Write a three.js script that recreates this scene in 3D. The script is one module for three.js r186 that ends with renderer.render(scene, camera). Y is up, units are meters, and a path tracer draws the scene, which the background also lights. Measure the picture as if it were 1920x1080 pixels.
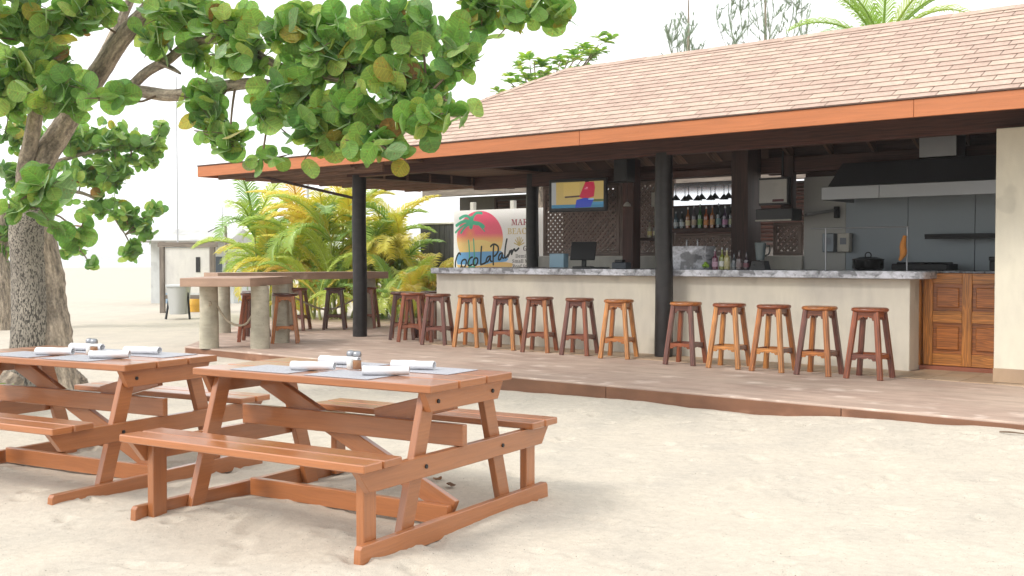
import * as THREE from 'three';
import { mergeGeometries } from 'three/addons/utils/BufferGeometryUtils.js';

// ---------------------------------------------------------------- camera, sky, sun, exposure
const scene = new THREE.Scene();
const FOCAL = 2031.6, YAW = THREE.MathUtils.degToRad(-39.955), PITCH = THREE.MathUtils.degToRad(1.547);
const camera = new THREE.PerspectiveCamera(2 * Math.atan(540 / FOCAL) * 180 / Math.PI, 16 / 9, 0.05, 3000);
const EYE = new THREE.Vector3(0, 1.238, 0);
const FWD = new THREE.Vector3(Math.sin(YAW) * Math.cos(PITCH), -Math.sin(PITCH), -Math.cos(YAW) * Math.cos(PITCH));
const RGT = new THREE.Vector3(Math.cos(YAW), 0, Math.sin(YAW));
const UPV = new THREE.Vector3().crossVectors(RGT, FWD);
camera.position.copy(EYE); camera.lookAt(EYE.clone().add(FWD)); camera.updateMatrixWorld();
const SUN = new THREE.Vector3(-0.26, 0.66, 0.66).normalize();
{ // bright overcast sky: white cloud deck, a little brighter round the veiled sun
  const w = 256, h = 128, d = new Float32Array(w * h * 4), v = new THREE.Vector3();
  for (let j = 0; j < h; j++) for (let i = 0; i < w; i++) {
    const el = ((j + 0.5) / h - 0.5) * Math.PI, az = ((i + 0.5) / w - 0.5) * Math.PI * 2;
    v.set(Math.cos(el) * Math.cos(az), Math.sin(el), Math.cos(el) * Math.sin(az));
    const s = Math.max(0, v.dot(SUN));
    const L = 0.98 + 0.14 * Math.max(0, Math.sin(el)) + 0.35 * Math.pow(s, 6);
    const k = (j * w + i) * 4;
    d[k] = L * 0.985; d[k + 1] = L * 1.0; d[k + 2] = L * 1.015; d[k + 3] = 1;
  }
  const sky = new THREE.DataTexture(d, w, h, THREE.RGBAFormat, THREE.FloatType);
  sky.mapping = THREE.EquirectangularReflectionMapping; sky.magFilter = THREE.LinearFilter; sky.minFilter = THREE.LinearFilter; sky.needsUpdate = true;
  scene.background = sky; scene.environment = sky;
}
const sun = new THREE.DirectionalLight(new THREE.Color().setRGB(1, 0.955, 0.89), 1.5);
sun.position.copy(SUN).multiplyScalar(40).add(new THREE.Vector3(-7, 0, -8)); sun.target.position.set(-7, 0, -8);
sun.castShadow = true; sun.shadow.radius = 30; sun.shadow.mapSize.set(2048, 2048);
Object.assign(sun.shadow.camera, { left: -25, right: 25, top: 25, bottom: -25, near: 1, far: 90 });
scene.add(sun, sun.target);
const renderer = new THREE.WebGLRenderer({ antialias: true });
renderer.toneMapping = THREE.LinearToneMapping; renderer.toneMappingExposure = 1.55;
renderer.shadowMap.enabled = true; renderer.shadowMap.type = THREE.PCFSoftShadowMap;

// ---------------------------------------------------------------- helpers
let seed = 7;
const rnd = () => { seed = (seed + 0x6D2B79F5) | 0; let t = Math.imul(seed ^ (seed >>> 15), 1 | seed); t = (t + Math.imul(t ^ (t >>> 7), 61 | t)) ^ t; return ((t ^ (t >>> 14)) >>> 0) / 4294967296; };
const rr = (a, b) => a + (b - a) * rnd();
const V = (x, y, z) => new THREE.Vector3(x, y, z);
const lerp = (a, b, t) => a + (b - a) * t, clamp = (x, a = 0, b = 1) => Math.min(b, Math.max(a, x));
const smooth = (a, b, x) => { const t = clamp((x - a) / (b - a)); return t * t * (3 - 2 * t); };
// the point seen at a place of the photograph, at a given distance
const at = (px, py, depth) => EYE.clone().addScaledVector(FWD, depth).addScaledVector(RGT, (px - 960) / FOCAL * depth).addScaledVector(UPV, (540 - py) / FOCAL * depth);
const hash = (x, y, s) => { let h = Math.imul(x, 374761393) + Math.imul(y, 668265263) + Math.imul(s, 974711); h = Math.imul(h ^ (h >>> 13), 1274126177); return ((h ^ (h >>> 16)) >>> 0) / 4294967296; };
const mod = (a, n) => ((a % n) + n) % n;
function noise(x, y, s = 0, px = 0, py = 0) {   // value noise, periodic when px, py are given
  const x0 = Math.floor(x), y0 = Math.floor(y), fx = x - x0, fy = y - y0, u = fx * fx * (3 - 2 * fx), v = fy * fy * (3 - 2 * fy);
  const X = i => px ? mod(i, px) : i, Y = i => py ? mod(i, py) : i;
  return lerp(lerp(hash(X(x0), Y(y0), s), hash(X(x0 + 1), Y(y0), s), u), lerp(hash(X(x0), Y(y0 + 1), s), hash(X(x0 + 1), Y(y0 + 1), s), u), v);
}
function fbm(x, y, s, o = 4, px = 0, py = 0) { let a = 0, k = 0.5, n = 0; for (let i = 0; i < o; i++) { a += k * noise(x, y, s + i * 17, px, py); n += k; x *= 2; y *= 2; px *= 2; py *= 2; k *= 0.5; } return a / n; }
const taken = new Map();
const numbered = n => { const k = taken.get(n) || 0; taken.set(n, k + 1); return k ? `${n}_${String(k).padStart(3, '0')}` : n; };
function shade(o) { o.traverse(m => { if (m.isMesh) { m.castShadow = true; m.receiveShadow = true; } }); return o; }
function tag(o, label, category, group, kind) { if (label) o.userData.label = label; if (category) o.userData.category = category; if (group) o.userData.group = group; if (kind) o.userData.kind = kind; return o; }
function thing(name, label, category, pos = [0, 0, 0], turn = 0, group) {
  const o = new THREE.Group(); o.name = numbered(name); o.position.set(...pos); o.rotation.y = turn; scene.add(o); return tag(o, label, category, group);
}
const plain = g => { g = g.index ? g.toNonIndexed() : g; for (const k of Object.keys(g.attributes)) if (!['position', 'normal', 'uv', 'color'].includes(k)) g.deleteAttribute(k); g.clearGroups(); return g; };
const join = gs => gs.length === 1 ? plain(gs[0]) : mergeGeometries(gs.map(plain), false);
function part(name, geo, mat, parent, label) { const m = new THREE.Mesh(Array.isArray(geo) ? join(geo) : geo, mat); m.name = name; m.castShadow = m.receiveShadow = true; parent.add(m); if (label) m.userData.label = label; return m; }
function solo(name, geo, mat, label, category, group) { const m = part(numbered(name), geo, mat, scene); return tag(m, label, category, group); }
function structure(name, geo, mat, parent = scene) { const m = part(numbered(name), geo, mat, parent); if (parent === scene) m.userData.kind = 'structure'; return m; }
function dup(root, pos, turn, label, group) { const r = root.clone(); r.name = numbered(root.name.replace(/_\d+$/, '')); scene.add(r); r.position.set(...pos); r.rotation.y = turn; r.userData = { ...root.userData }; if (label) r.userData.label = label; if (group) r.userData.group = group; return r; }
// box with chamfered edges, uv in metres, x runs along the grain
function cbox(sx, sy, sz, c = 0.004, uvo) {
  const hx = sx / 2, hy = sy / 2, hz = sz / 2; c = Math.min(c, hx * 0.9, hy * 0.9, hz * 0.9);
  const pos = [], nor = [], uv = [], ou = uvo ? uvo[0] : rnd() * 5, ov = uvo ? uvo[1] : rnd() * 5;
  const vt = (a, i, j, k) => [i * (hx - (a === 0 ? 0 : c)), j * (hy - (a === 1 ? 0 : c)), k * (hz - (a === 2 ? 0 : c))];
  const A = new THREE.Vector3(), B = new THREE.Vector3(), N = new THREE.Vector3();
  const tri = (p, q, r) => {
    A.set(q[0] - p[0], q[1] - p[1], q[2] - p[2]); B.set(r[0] - p[0], r[1] - p[1], r[2] - p[2]); N.crossVectors(A, B).normalize();
    if (N.x * (p[0] + q[0] + r[0]) + N.y * (p[1] + q[1] + r[1]) + N.z * (p[2] + q[2] + r[2]) < 0) { [q, r] = [r, q]; N.negate(); }
    const ax = Math.abs(N.x), ay = Math.abs(N.y), az = Math.abs(N.z);
    for (const w of [p, q, r]) { pos.push(...w); nor.push(N.x, N.y, N.z); if (ax > ay && ax > az) uv.push(w[2] * 0.5 + ou, w[1] + ov); else if (ay >= az) uv.push(w[0] + ou, w[2] + ov); else uv.push(w[0] + ou, w[1] + ov + 0.37); }
  };
  const quad = (a, b, d, e) => { tri(a, b, d); tri(a, d, e); };
  for (const s of [-1, 1]) { quad(vt(0, s, -1, -1), vt(0, s, 1, -1), vt(0, s, 1, 1), vt(0, s, -1, 1)); quad(vt(1, -1, s, -1), vt(1, 1, s, -1), vt(1, 1, s, 1), vt(1, -1, s, 1)); quad(vt(2, -1, -1, s), vt(2, 1, -1, s), vt(2, 1, 1, s), vt(2, -1, 1, s)); }
  if (c > 0.0005) {
    for (const s of [-1, 1]) for (const t of [-1, 1]) {
      quad(vt(0, s, t, -1), vt(0, s, t, 1), vt(1, s, t, 1), vt(1, s, t, -1));
      quad(vt(0, s, -1, t), vt(0, s, 1, t), vt(2, s, 1, t), vt(2, s, -1, t));
      quad(vt(1, -1, s, t), vt(1, 1, s, t), vt(2, 1, s, t), vt(2, -1, s, t));
    }
    for (const i of [-1, 1]) for (const j of [-1, 1]) for (const k of [-1, 1]) tri(vt(0, i, j, k), vt(1, i, j, k), vt(2, i, j, k));
  }
  const g = new THREE.BufferGeometry();
  g.setAttribute('position', new THREE.Float32BufferAttribute(pos, 3)); g.setAttribute('normal', new THREE.Float32BufferAttribute(nor, 3)); g.setAttribute('uv', new THREE.Float32BufferAttribute(uv, 2));
  return g;
}
const box = (x0, x1, y0, y1, z0, z1, c) => cbox(Math.abs(x1 - x0), Math.abs(y1 - y0), Math.abs(z1 - z0), c).translate((x0 + x1) / 2, (y0 + y1) / 2, (z0 + z1) / 2);
// upright box with the grain running up
const upbox = (x0, x1, y0, y1, z0, z1, c) => cbox(Math.abs(y1 - y0), Math.abs(x1 - x0), Math.abs(z1 - z0), c).rotateZ(Math.PI / 2).translate((x0 + x1) / 2, (y0 + y1) / 2, (z0 + z1) / 2);
// squared bar from a to b: height h (nearest to up), width w
function bar(a, b, h, w, c = 0.004, up = V(0, 1, 0)) {
  const x = b.clone().sub(a), L = x.length(); x.normalize();
  const z = new THREE.Vector3().crossVectors(x, up); if (z.lengthSq() < 1e-6) z.set(0, 0, 1); z.normalize();
  const y = new THREE.Vector3().crossVectors(z, x);
  const m = new THREE.Matrix4().makeBasis(x, y, z).setPosition(a.clone().add(b).multiplyScalar(0.5));
  return cbox(L, h, w, c).applyMatrix4(m);
}
// outline in the plane (first, second) pulled out to a thickness about zero, small bevel
function prism(pts, th, bevel = 0.003) {
  const s = new THREE.Shape(pts.map(p => new THREE.Vector2(p[0], p[1])));
  const g = new THREE.ExtrudeGeometry(s, { depth: th - 2 * bevel, bevelEnabled: bevel > 0, bevelSize: bevel, bevelThickness: bevel, bevelOffset: -bevel, bevelSegments: 1, curveSegments: 6 });
  return g.translate(0, 0, -(th - 2 * bevel) / 2);
}
// round limb along points with a radius at each, optional lumps
function limb(pts, rad, seg = 10, lump = 0, s = 1, rings = 0) {
  const cv = new THREE.CatmullRomCurve3(pts), n = rings || Math.max(6, pts.length * 4), fr = cv.computeFrenetFrames(n, false);
  const pos = [], uv = [], idx = [], L = cv.getLength(); let r0 = rad[0];
  for (let i = 0; i <= n; i++) {
    const t = i / n, p = cv.getPoint(t), q = t * (rad.length - 1), k = Math.min(rad.length - 2, Math.floor(q)), r = lerp(rad[k], rad[k + 1], q - k);
    for (let j = 0; j <= seg; j++) {
      const a = j / seg * Math.PI * 2, jj = j % seg;
      const e = r * (1 + lump * ((fbm(Math.cos(a) * 1.7 + 9, t * L * 3 + Math.sin(a) * 1.7, s, 3) - 0.5) * 2 + 0.35 * (hash(jj, i, s) - 0.5)));
      const nx = fr.normals[i], bn = fr.binormals[i];
      pos.push(p.x + e * (Math.cos(a) * nx.x + Math.sin(a) * bn.x), p.y + e * (Math.cos(a) * nx.y + Math.sin(a) * bn.y), p.z + e * (Math.cos(a) * nx.z + Math.sin(a) * bn.z));
      uv.push(j / seg * Math.max(1, Math.round(2 * Math.PI * r0 / 0.5)) * 0.5, t * L);
    }
  }
  for (let i = 0; i < n; i++) for (let j = 0; j < seg; j++) { const a = i * (seg + 1) + j, b = a + seg + 1; idx.push(a, a + 1, b, b, a + 1, b + 1); }
  const g = new THREE.BufferGeometry(); g.setAttribute('position', new THREE.Float32BufferAttribute(pos, 3)); g.setAttribute('uv', new THREE.Float32BufferAttribute(uv, 2)); g.setIndex(idx); g.computeVertexNormals(); return g;
}
const lathe = (pts, seg = 20) => new THREE.LatheGeometry(pts.map(p => new THREE.Vector2(p[0], p[1])), seg);

// ---------------------------------------------------------------- textures and materials
function tex(w, h, fn, srgb = true, rep = [1, 1]) {
  const d = new Uint8Array(w * h * 4);
  for (let j = 0; j < h; j++) for (let i = 0; i < w; i++) { const c = fn(i / w, j / h, i, j), k = (j * w + i) * 4; const a = Array.isArray(c) ? c : [c, c, c]; d[k] = clamp(a[0]) * 255; d[k + 1] = clamp(a[1]) * 255; d[k + 2] = clamp(a[2]) * 255; d[k + 3] = 255; }
  const t = new THREE.DataTexture(d, w, h); t.wrapS = t.wrapT = THREE.RepeatWrapping; t.magFilter = THREE.LinearFilter; t.minFilter = THREE.LinearMipmapLinearFilter; t.generateMipmaps = true; t.repeat.set(...rep); if (srgb) t.colorSpace = THREE.SRGBColorSpace; t.needsUpdate = true; return t;
}
const again = (t, x, y) => { const c = t.clone(); c.repeat.set(x, y); c.needsUpdate = true; return c; };
const lin = (r, g, b) => new THREE.Color().setRGB(r, g, b);
const std = o => new THREE.MeshStandardMaterial(o);
const phys = o => new THREE.MeshPhysicalMaterial(o);
// wood grain: one metre long, a quarter metre across
const grain = (u, v, s) => { const w = fbm(u * 3, v * 6, s, 3, 3, 6); const f = fbm(u * 5, v * 48 + w * 5, s + 3, 3, 5, 0); const r = 0.5 + 0.5 * Math.sin((v * 9 + w * 3.2 + 0.25 * fbm(u * 4, v * 8, s + 9, 2, 4, 8)) * Math.PI * 2); return [f, r, w]; };
const paintGrain = tex(512, 256, (u, v) => { const [f, r, w] = grain(u, v, 11); const x = 0.86 + 0.07 * f + 0.03 * r + 0.10 * (w - 0.5) - (noise(u * 60, v * 200, 5, 60, 200) > 0.93 ? 0.06 : 0); return [x, x * 0.985, x * 0.97]; }, true, [1, 4]);
const paintBump = tex(512, 256, (u, v) => { const [f, r] = grain(u, v, 11); return 0.55 * f + 0.25 * r + 0.2 * noise(u * 40, v * 90, 3, 40, 90); }, false, [1, 4]);
const stainGrain = tex(512, 256, (u, v) => { const [f, r, w] = grain(u, v, 31); const x = 0.52 + 0.30 * f + 0.18 * r + 0.25 * (w - 0.5); return [x, x * 0.93, x * 0.86]; }, true, [1, 5]);
const darkGrain = tex(256, 256, (u, v) => { const [f, r, w] = grain(u, v, 51); const x = 0.55 + 0.35 * f + 0.12 * r + 0.2 * (w - 0.5); return x; }, true, [0.6, 3]);
const roughGrain = tex(256, 256, (u, v) => { const [f, r] = grain(u, v, 51); return 0.35 + 0.35 * f + 0.2 * r; }, false, [0.6, 3]);
const sandColour = tex(1024, 1024, (u, v) => {
  const a = fbm(u * 5, v * 5, 71, 4, 5, 5), b = fbm(u * 60, v * 60, 72, 2, 60, 60), c = hash(Math.floor(u * 1024), Math.floor(v * 1024), 73);
  let x = 0.905 + 0.045 * (a - 0.5) * 2 + 0.035 * (b - 0.5) * 2 + 0.17 * (c - 0.5);
  if (hash(Math.floor(u * 400), Math.floor(v * 400), 74) > 0.9965) x *= 0.6;
  return [x, x * (0.972 - 0.01 * a), x * (0.925 - 0.025 * a)];
}, true, [0.55, 0.55]);
const sandBump = tex(1024, 1024, (u, v) => 0.45 * fbm(u * 18, v * 18, 81, 4, 18, 18) + 0.35 * fbm(u * 90, v * 90, 82, 2, 90, 90) + 0.2 * hash(Math.floor(u * 1024), Math.floor(v * 1024), 83), false, [0.55, 0.55]);
const deckTex = tex(1024, 1024, (u, v) => {
  const a = fbm(u * 4, v * 9, 91, 4, 4, 9), b = fbm(u * 10, v * 60, 92, 3, 10, 60), c = fbm(u * 26, v * 26, 93, 3, 26, 26), d = hash(Math.floor(u * 1024), Math.floor(v * 1024), 94);
  let x = 0.73 + 0.14 * (a - 0.5) + 0.12 * (b - 0.5) + 0.08 * (c - 0.5) + 0.04 * (d - 0.5);
  const p = smooth(0.58, 0.75, fbm(u * 9, v * 22, 95, 3, 9, 22)) * 0.10 * smooth(0.35, 0.7, c);   // sand trodden into the concrete
  x += p;
  return [x, x * (0.885 + 0.05 * (a - 0.5) + p * 0.35), x * (0.815 + 0.05 * (a - 0.5) + p * 0.55)];
}, true, [0.28, 0.28]);
const plasterTex = tex(512, 512, (u, v) => { const a = fbm(u * 4, v * 4, 101, 4, 4, 4), b = fbm(u * 30, v * 9, 102, 3, 30, 9), c = hash(Math.floor(u * 512), Math.floor(v * 512), 104); const x = 0.87 + 0.12 * (a - 0.5) + 0.06 * (b - 0.5) + 0.02 * (c - 0.5) - 0.05 * smooth(0.62, 0.75, fbm(u * 7, v * 7, 103, 3, 7, 7)); return [x, x * 0.985, x * (0.95 - 0.03 * (a - 0.5))]; }, true, [0.5, 0.5]);
const fineBump = tex(512, 512, (u, v) => 0.6 * fbm(u * 12, v * 12, 111, 4, 12, 12) + 0.4 * hash(Math.floor(u * 512), Math.floor(v * 512), 112), false, [0.7, 0.7]);
const graniteTex = tex(512, 512, (u, v) => {
  const w = fbm(u * 4, v * 4, 121, 4, 4, 4), k = fbm(u * 7 + w * 2.2, v * 16 + w * 4, 122, 4, 7, 16), s = fbm(u * 64, v * 64, 123, 2, 64, 64);
  let x = 0.66 + 0.26 * (k - 0.45) * 2 + 0.2 * (s - 0.5); x = lerp(x, 0.36, smooth(0.55, 0.66, fbm(u * 11, v * 13, 124, 4, 11, 13)) * 0.7); x = lerp(x, 0.86, smooth(0.6, 0.7, fbm(u * 9 + k, v * 20, 125, 3, 9, 20)) * 0.65);
  return [x * 0.97, x * 0.98, x * 1.02];
}, true, [0.8, 0.8]);
const barkTex = tex(512, 512, (u, v) => {
  const a = fbm(u * 5, v * 3, 131, 4, 5, 3), f = fbm(u * 26, v * 9, 132, 4, 26, 9), s = fbm(u * 60, v * 60, 133, 2, 60, 60);
  let x = 0.60 + 0.22 * (a - 0.5) + 0.5 * (f - 0.5) + 0.2 * (s - 0.5); return [x * 1.03, x * 0.955, x * 0.86];
}, true, [1, 0.9]);
const barkBump = tex(512, 512, (u, v) => 0.6 * fbm(u * 26, v * 9, 132, 4, 26, 9) + 0.4 * fbm(u * 50, v * 40, 134, 3, 50, 40), false, [1, 0.9]);
const lichenTex = tex(512, 512, (u, v) => {
  const a = fbm(u * 5, v * 4, 141, 4, 5, 4), s = fbm(u * 90, v * 66, 142, 3, 90, 66), t = fbm(u * 120, v * 90, 143, 2, 120, 90);
  let x = 0.66 + 0.2 * (a - 0.5) + 0.2 * (t - 0.5); x = lerp(x, 0.34, smooth(0.5, 0.66, s)); return [x * 1.0, x * 0.965, x * 0.90];
}, true, [1, 0.9]);
const concreteTex = tex(512, 512, (u, v) => { const a = fbm(u * 5, v * 5, 151, 4, 5, 5), b = fbm(u * 8, v * 40, 152, 3, 8, 40), p = noise(u * 90, v * 90, 153, 90, 90); let x = 0.76 + 0.2 * (a - 0.5) + 0.08 * (b - 0.5) - (p > 0.92 ? 0.14 : 0); return [x, x * 0.98, x * 0.92]; }, true, [1, 1]);
const shingleTex = tex(256, 256, (u, v) => { const a = hash(Math.floor(u * 256), Math.floor(v * 256), 161), b = fbm(u * 30, v * 30, 162, 3, 30, 30), c = fbm(u * 4, v * 4, 163, 3, 4, 4); const x = 0.86 + 0.16 * (a - 0.5) + 0.12 * (b - 0.5) + 0.16 * (c - 0.5); return [x, x * 0.985, x * 0.965]; }, true, [1.5, 1.5]);
function canvasTex(w, h, draw) { const c = document.createElement('canvas'); c.width = w; c.height = h; draw(c.getContext('2d'), w, h); const t = new THREE.CanvasTexture(c); t.colorSpace = THREE.SRGBColorSpace; t.anisotropy = 4; return t; }
// round leaf with pale midrib and side veins, print only
const leafTex = tex(256, 256, (u, v) => {
  const x = (u - 0.5) * 2, y = (v - 0.5) * 2; let k = 0.80 + 0.18 * (fbm(u * 9, v * 9, 171, 4, 9, 9) - 0.5) + 0.08 * (fbm(u * 40, v * 40, 172, 2, 40, 40) - 0.5);
  let vein = Math.exp(-Math.pow(x / 0.028, 2));
  for (let i = 0; i < 6; i++) { const y0 = -0.92 + i * 0.3, e = y - y0 - Math.abs(x) * (0.85 - 0.06 * i) + 0.28 * x * x; vein = Math.max(vein, 0.8 * Math.exp(-Math.pow(e / 0.022, 2)) * smooth(1.0, 0.5, Math.abs(x))); }
  const spot = smooth(0.72, 0.8, fbm(u * 14 + 3, v * 14, 173, 3, 14, 14));
  const r = k + 0.20 * vein + spot * 0.1, g = k + 0.15 * vein - spot * 0.2, b = k + 0.12 * vein - spot * 0.2; return [r, g, b];
});

const paintCol = lin(0.44, 0.162, 0.054);
const paint = [1.0, 0.93, 1.07, 0.88].map((k, i) => phys({ color: paintCol.clone().multiplyScalar(k), map: paintGrain, bumpMap: paintBump, bumpScale: 0.0005, roughness: 0.32 + 0.03 * i, clearcoat: 0.8, clearcoatRoughness: 0.2 }));
const stain = (r, g, b, rough = 0.34) => phys({ color: lin(r, g, b), map: stainGrain, bumpMap: paintBump, bumpScale: 0.0006, roughness: rough, clearcoat: 0.4, clearcoatRoughness: 0.25 });
const woods = { honey: stain(0.82, 0.40, 0.13), amber: stain(0.64, 0.26, 0.075), red: stain(0.42, 0.13, 0.055), brown: stain(0.33, 0.12, 0.065), plum: stain(0.26, 0.105, 0.085), dark: stain(0.13, 0.042, 0.028) };
const fasciaMat = std({ color: lin(0.53, 0.185, 0.068), map: again(paintGrain, 0.5, 2), roughness: 0.55, bumpMap: paintBump, bumpScale: 0.0008 });
const darkWood = std({ color: lin(0.085, 0.037, 0.027), map: darkGrain, roughness: 0.62, bumpMap: roughGrain, bumpScale: 0.002 });
const beamWood = std({ color: lin(0.13, 0.049, 0.034), map: darkGrain, roughness: 0.6, bumpMap: roughGrain, bumpScale: 0.002 });
const joistWood = std({ color: lin(0.31, 0.18, 0.12), map: darkGrain, roughness: 0.7, bumpMap: roughGrain, bumpScale: 0.002 });
const latticeWood = std({ color: lin(0.42, 0.31, 0.26), map: darkGrain, roughness: 0.65 });
const logWood = phys({ color: lin(0.020, 0.016, 0.016), map: again(darkGrain, 2, 0.5), roughness: 0.5, bumpMap: again(roughGrain, 2, 0.6), bumpScale: 0.005, clearcoat: 0.15, clearcoatRoughness: 0.25 });
const greyWood = std({ color: lin(0.36, 0.30, 0.25), map: darkGrain, roughness: 0.85, bumpMap: roughGrain, bumpScale: 0.002 });
const plaster = std({ color: lin(0.84, 0.80, 0.73), map: plasterTex, roughness: 0.88, bumpMap: fineBump, bumpScale: 0.003 });
const creamPlaster = std({ color: lin(0.86, 0.84, 0.75), map: plasterTex, roughness: 0.85, bumpMap: fineBump, bumpScale: 0.0025 });
const granite = phys({ color: lin(1, 1, 1), map: graniteTex, roughness: 0.16 });
const tileMats = [[0.52, 0.375, 0.265], [0.47, 0.345, 0.245], [0.56, 0.42, 0.31]].map(c => std({ color: lin(...c), map: plasterTex, roughness: 0.55 }));
const terracotta = std({ color: lin(0.36, 0.12, 0.07), map: plasterTex, roughness: 0.6 });
const deckMat = std({ color: lin(0.88, 0.85, 0.81), map: deckTex, roughness: 0.72, bumpMap: fineBump, bumpScale: 0.002 });
const riserMat = std({ color: lin(0.42, 0.26, 0.175), map: deckTex, roughness: 0.8, bumpMap: fineBump, bumpScale: 0.003 });
const concrete = std({ color: lin(0.80, 0.77, 0.69), map: concreteTex, roughness: 0.92, bumpMap: fineBump, bumpScale: 0.004 });
const slabMat = std({ color: lin(0.80, 0.68, 0.58), map: deckTex, roughness: 0.6, bumpMap: fineBump, bumpScale: 0.002 });
const steel = std({ color: lin(0.33, 0.34, 0.36), metalness: 1, roughness: 0.42 });
const steelWall = std({ color: lin(0.27, 0.305, 0.335), metalness: 0.5, roughness: 0.45 });
const blackPlastic = std({ color: lin(0.018, 0.018, 0.02), roughness: 0.38 });
const blackIron = std({ color: lin(0.03, 0.03, 0.033), roughness: 0.5, metalness: 0.4 });
const whitePaint = std({ color: lin(0.78, 0.78, 0.76), roughness: 0.6, map: plasterTex });
const glass = phys({ color: lin(1, 1, 1), roughness: 0.02, transmission: 1, thickness: 0, ior: 1.5 });
const cotton = std({ color: lin(0.70, 0.70, 0.715), roughness: 0.95, bumpMap: again(fineBump, 14, 14), bumpScale: 0.002 });
const rope = std({ color: lin(0.42, 0.36, 0.27), roughness: 0.95, bumpMap: fineBump, bumpScale: 0.003 });

// ---------------------------------------------------------------- ground: sand, sea
const EDGE = -8.75;                                   // front edge of the concrete deck
const deckEdgeDrop = x => { const k = [[-16, -0.10], [-13, -0.085], [-10.5, -0.12], [-8.5, -0.165], [-7.2, -0.155], [-6, -0.12], [-4.6, -0.13], [-3.2, -0.075], [-2.2, -0.045], [2, -0.03]]; for (let i = 1; i < k.length; i++) if (x < k[i][0]) return lerp(k[i - 1][1], k[i][1], smooth(k[i - 1][0], k[i][0], x)); return -0.03; };
const mounds = [[-4.95, -3.72, 0.55, 0.40, 0.05], [-5.35, -3.3, 0.35, 0.28, 0.04], [-4.3, -3.55, 0.4, 0.22, 0.035], [-3.95, -4.6, 0.2, 0.5, 0.025], [-6.1, -3.1, 0.5, 0.25, 0.04], [-7.0, -2.9, 0.9, 0.4, 0.03], [-10.5, -5.2, 1.4, 1.2, 0.07], [-8.0, -5.6, 1.2, 0.7, 0.03], [-3.75, -3.3, 0.25, 0.25, 0.03]];
function sandBase(x, z) {
  let y = -0.196;
  const near = z > EDGE ? Math.exp(-Math.pow((z - EDGE) / 0.9, 2)) : 1;
  y = lerp(y, deckEdgeDrop(x), near * (1 - smooth(-14.5, -18, x)));
  y = lerp(y, -0.13, smooth(-13.5, -18, x));
  for (const m of mounds) y += m[4] * Math.exp(-Math.pow((x - m[0]) / m[2], 2) - Math.pow((z - m[1]) / m[3], 2));
  y += 0.045 * (fbm(x * 0.8, z * 0.8, 201, 3) - 0.5) * (z > EDGE + 0.2 ? 1 : 0.6);
  if (x > -13.2 && z < EDGE - 0.02 && z > -19 && x < 6) y = Math.min(y, -0.2);
  const t = -0.8 * x - 0.6 * z; if (t > 200) y -= (t - 200) * 0.01;
  return y;
}
const prints = [];
for (let i = 0; i < 420; i++) prints.push([rr(-12, 1.5), rr(-8.6, -1.5), rr(0.08, 0.15), rr(0.035, 0.07), rr(0, Math.PI), rr(0.006, 0.022)]);
for (let i = 0; i < 500; i++) prints.push([rr(-12, 1.5), rr(-8.6, -1.5), rr(0.02, 0.06), rr(0.02, 0.045), rr(0, Math.PI), rr(-0.006, 0.012)]);
for (let i = 0; i < 240; i++) prints.push([rr(-9, 1.5), rr(-8.4, -2.2), rr(0.035, 0.08), rr(0.03, 0.05), rr(0, Math.PI), rr(0.012, 0.026)]);
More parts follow.
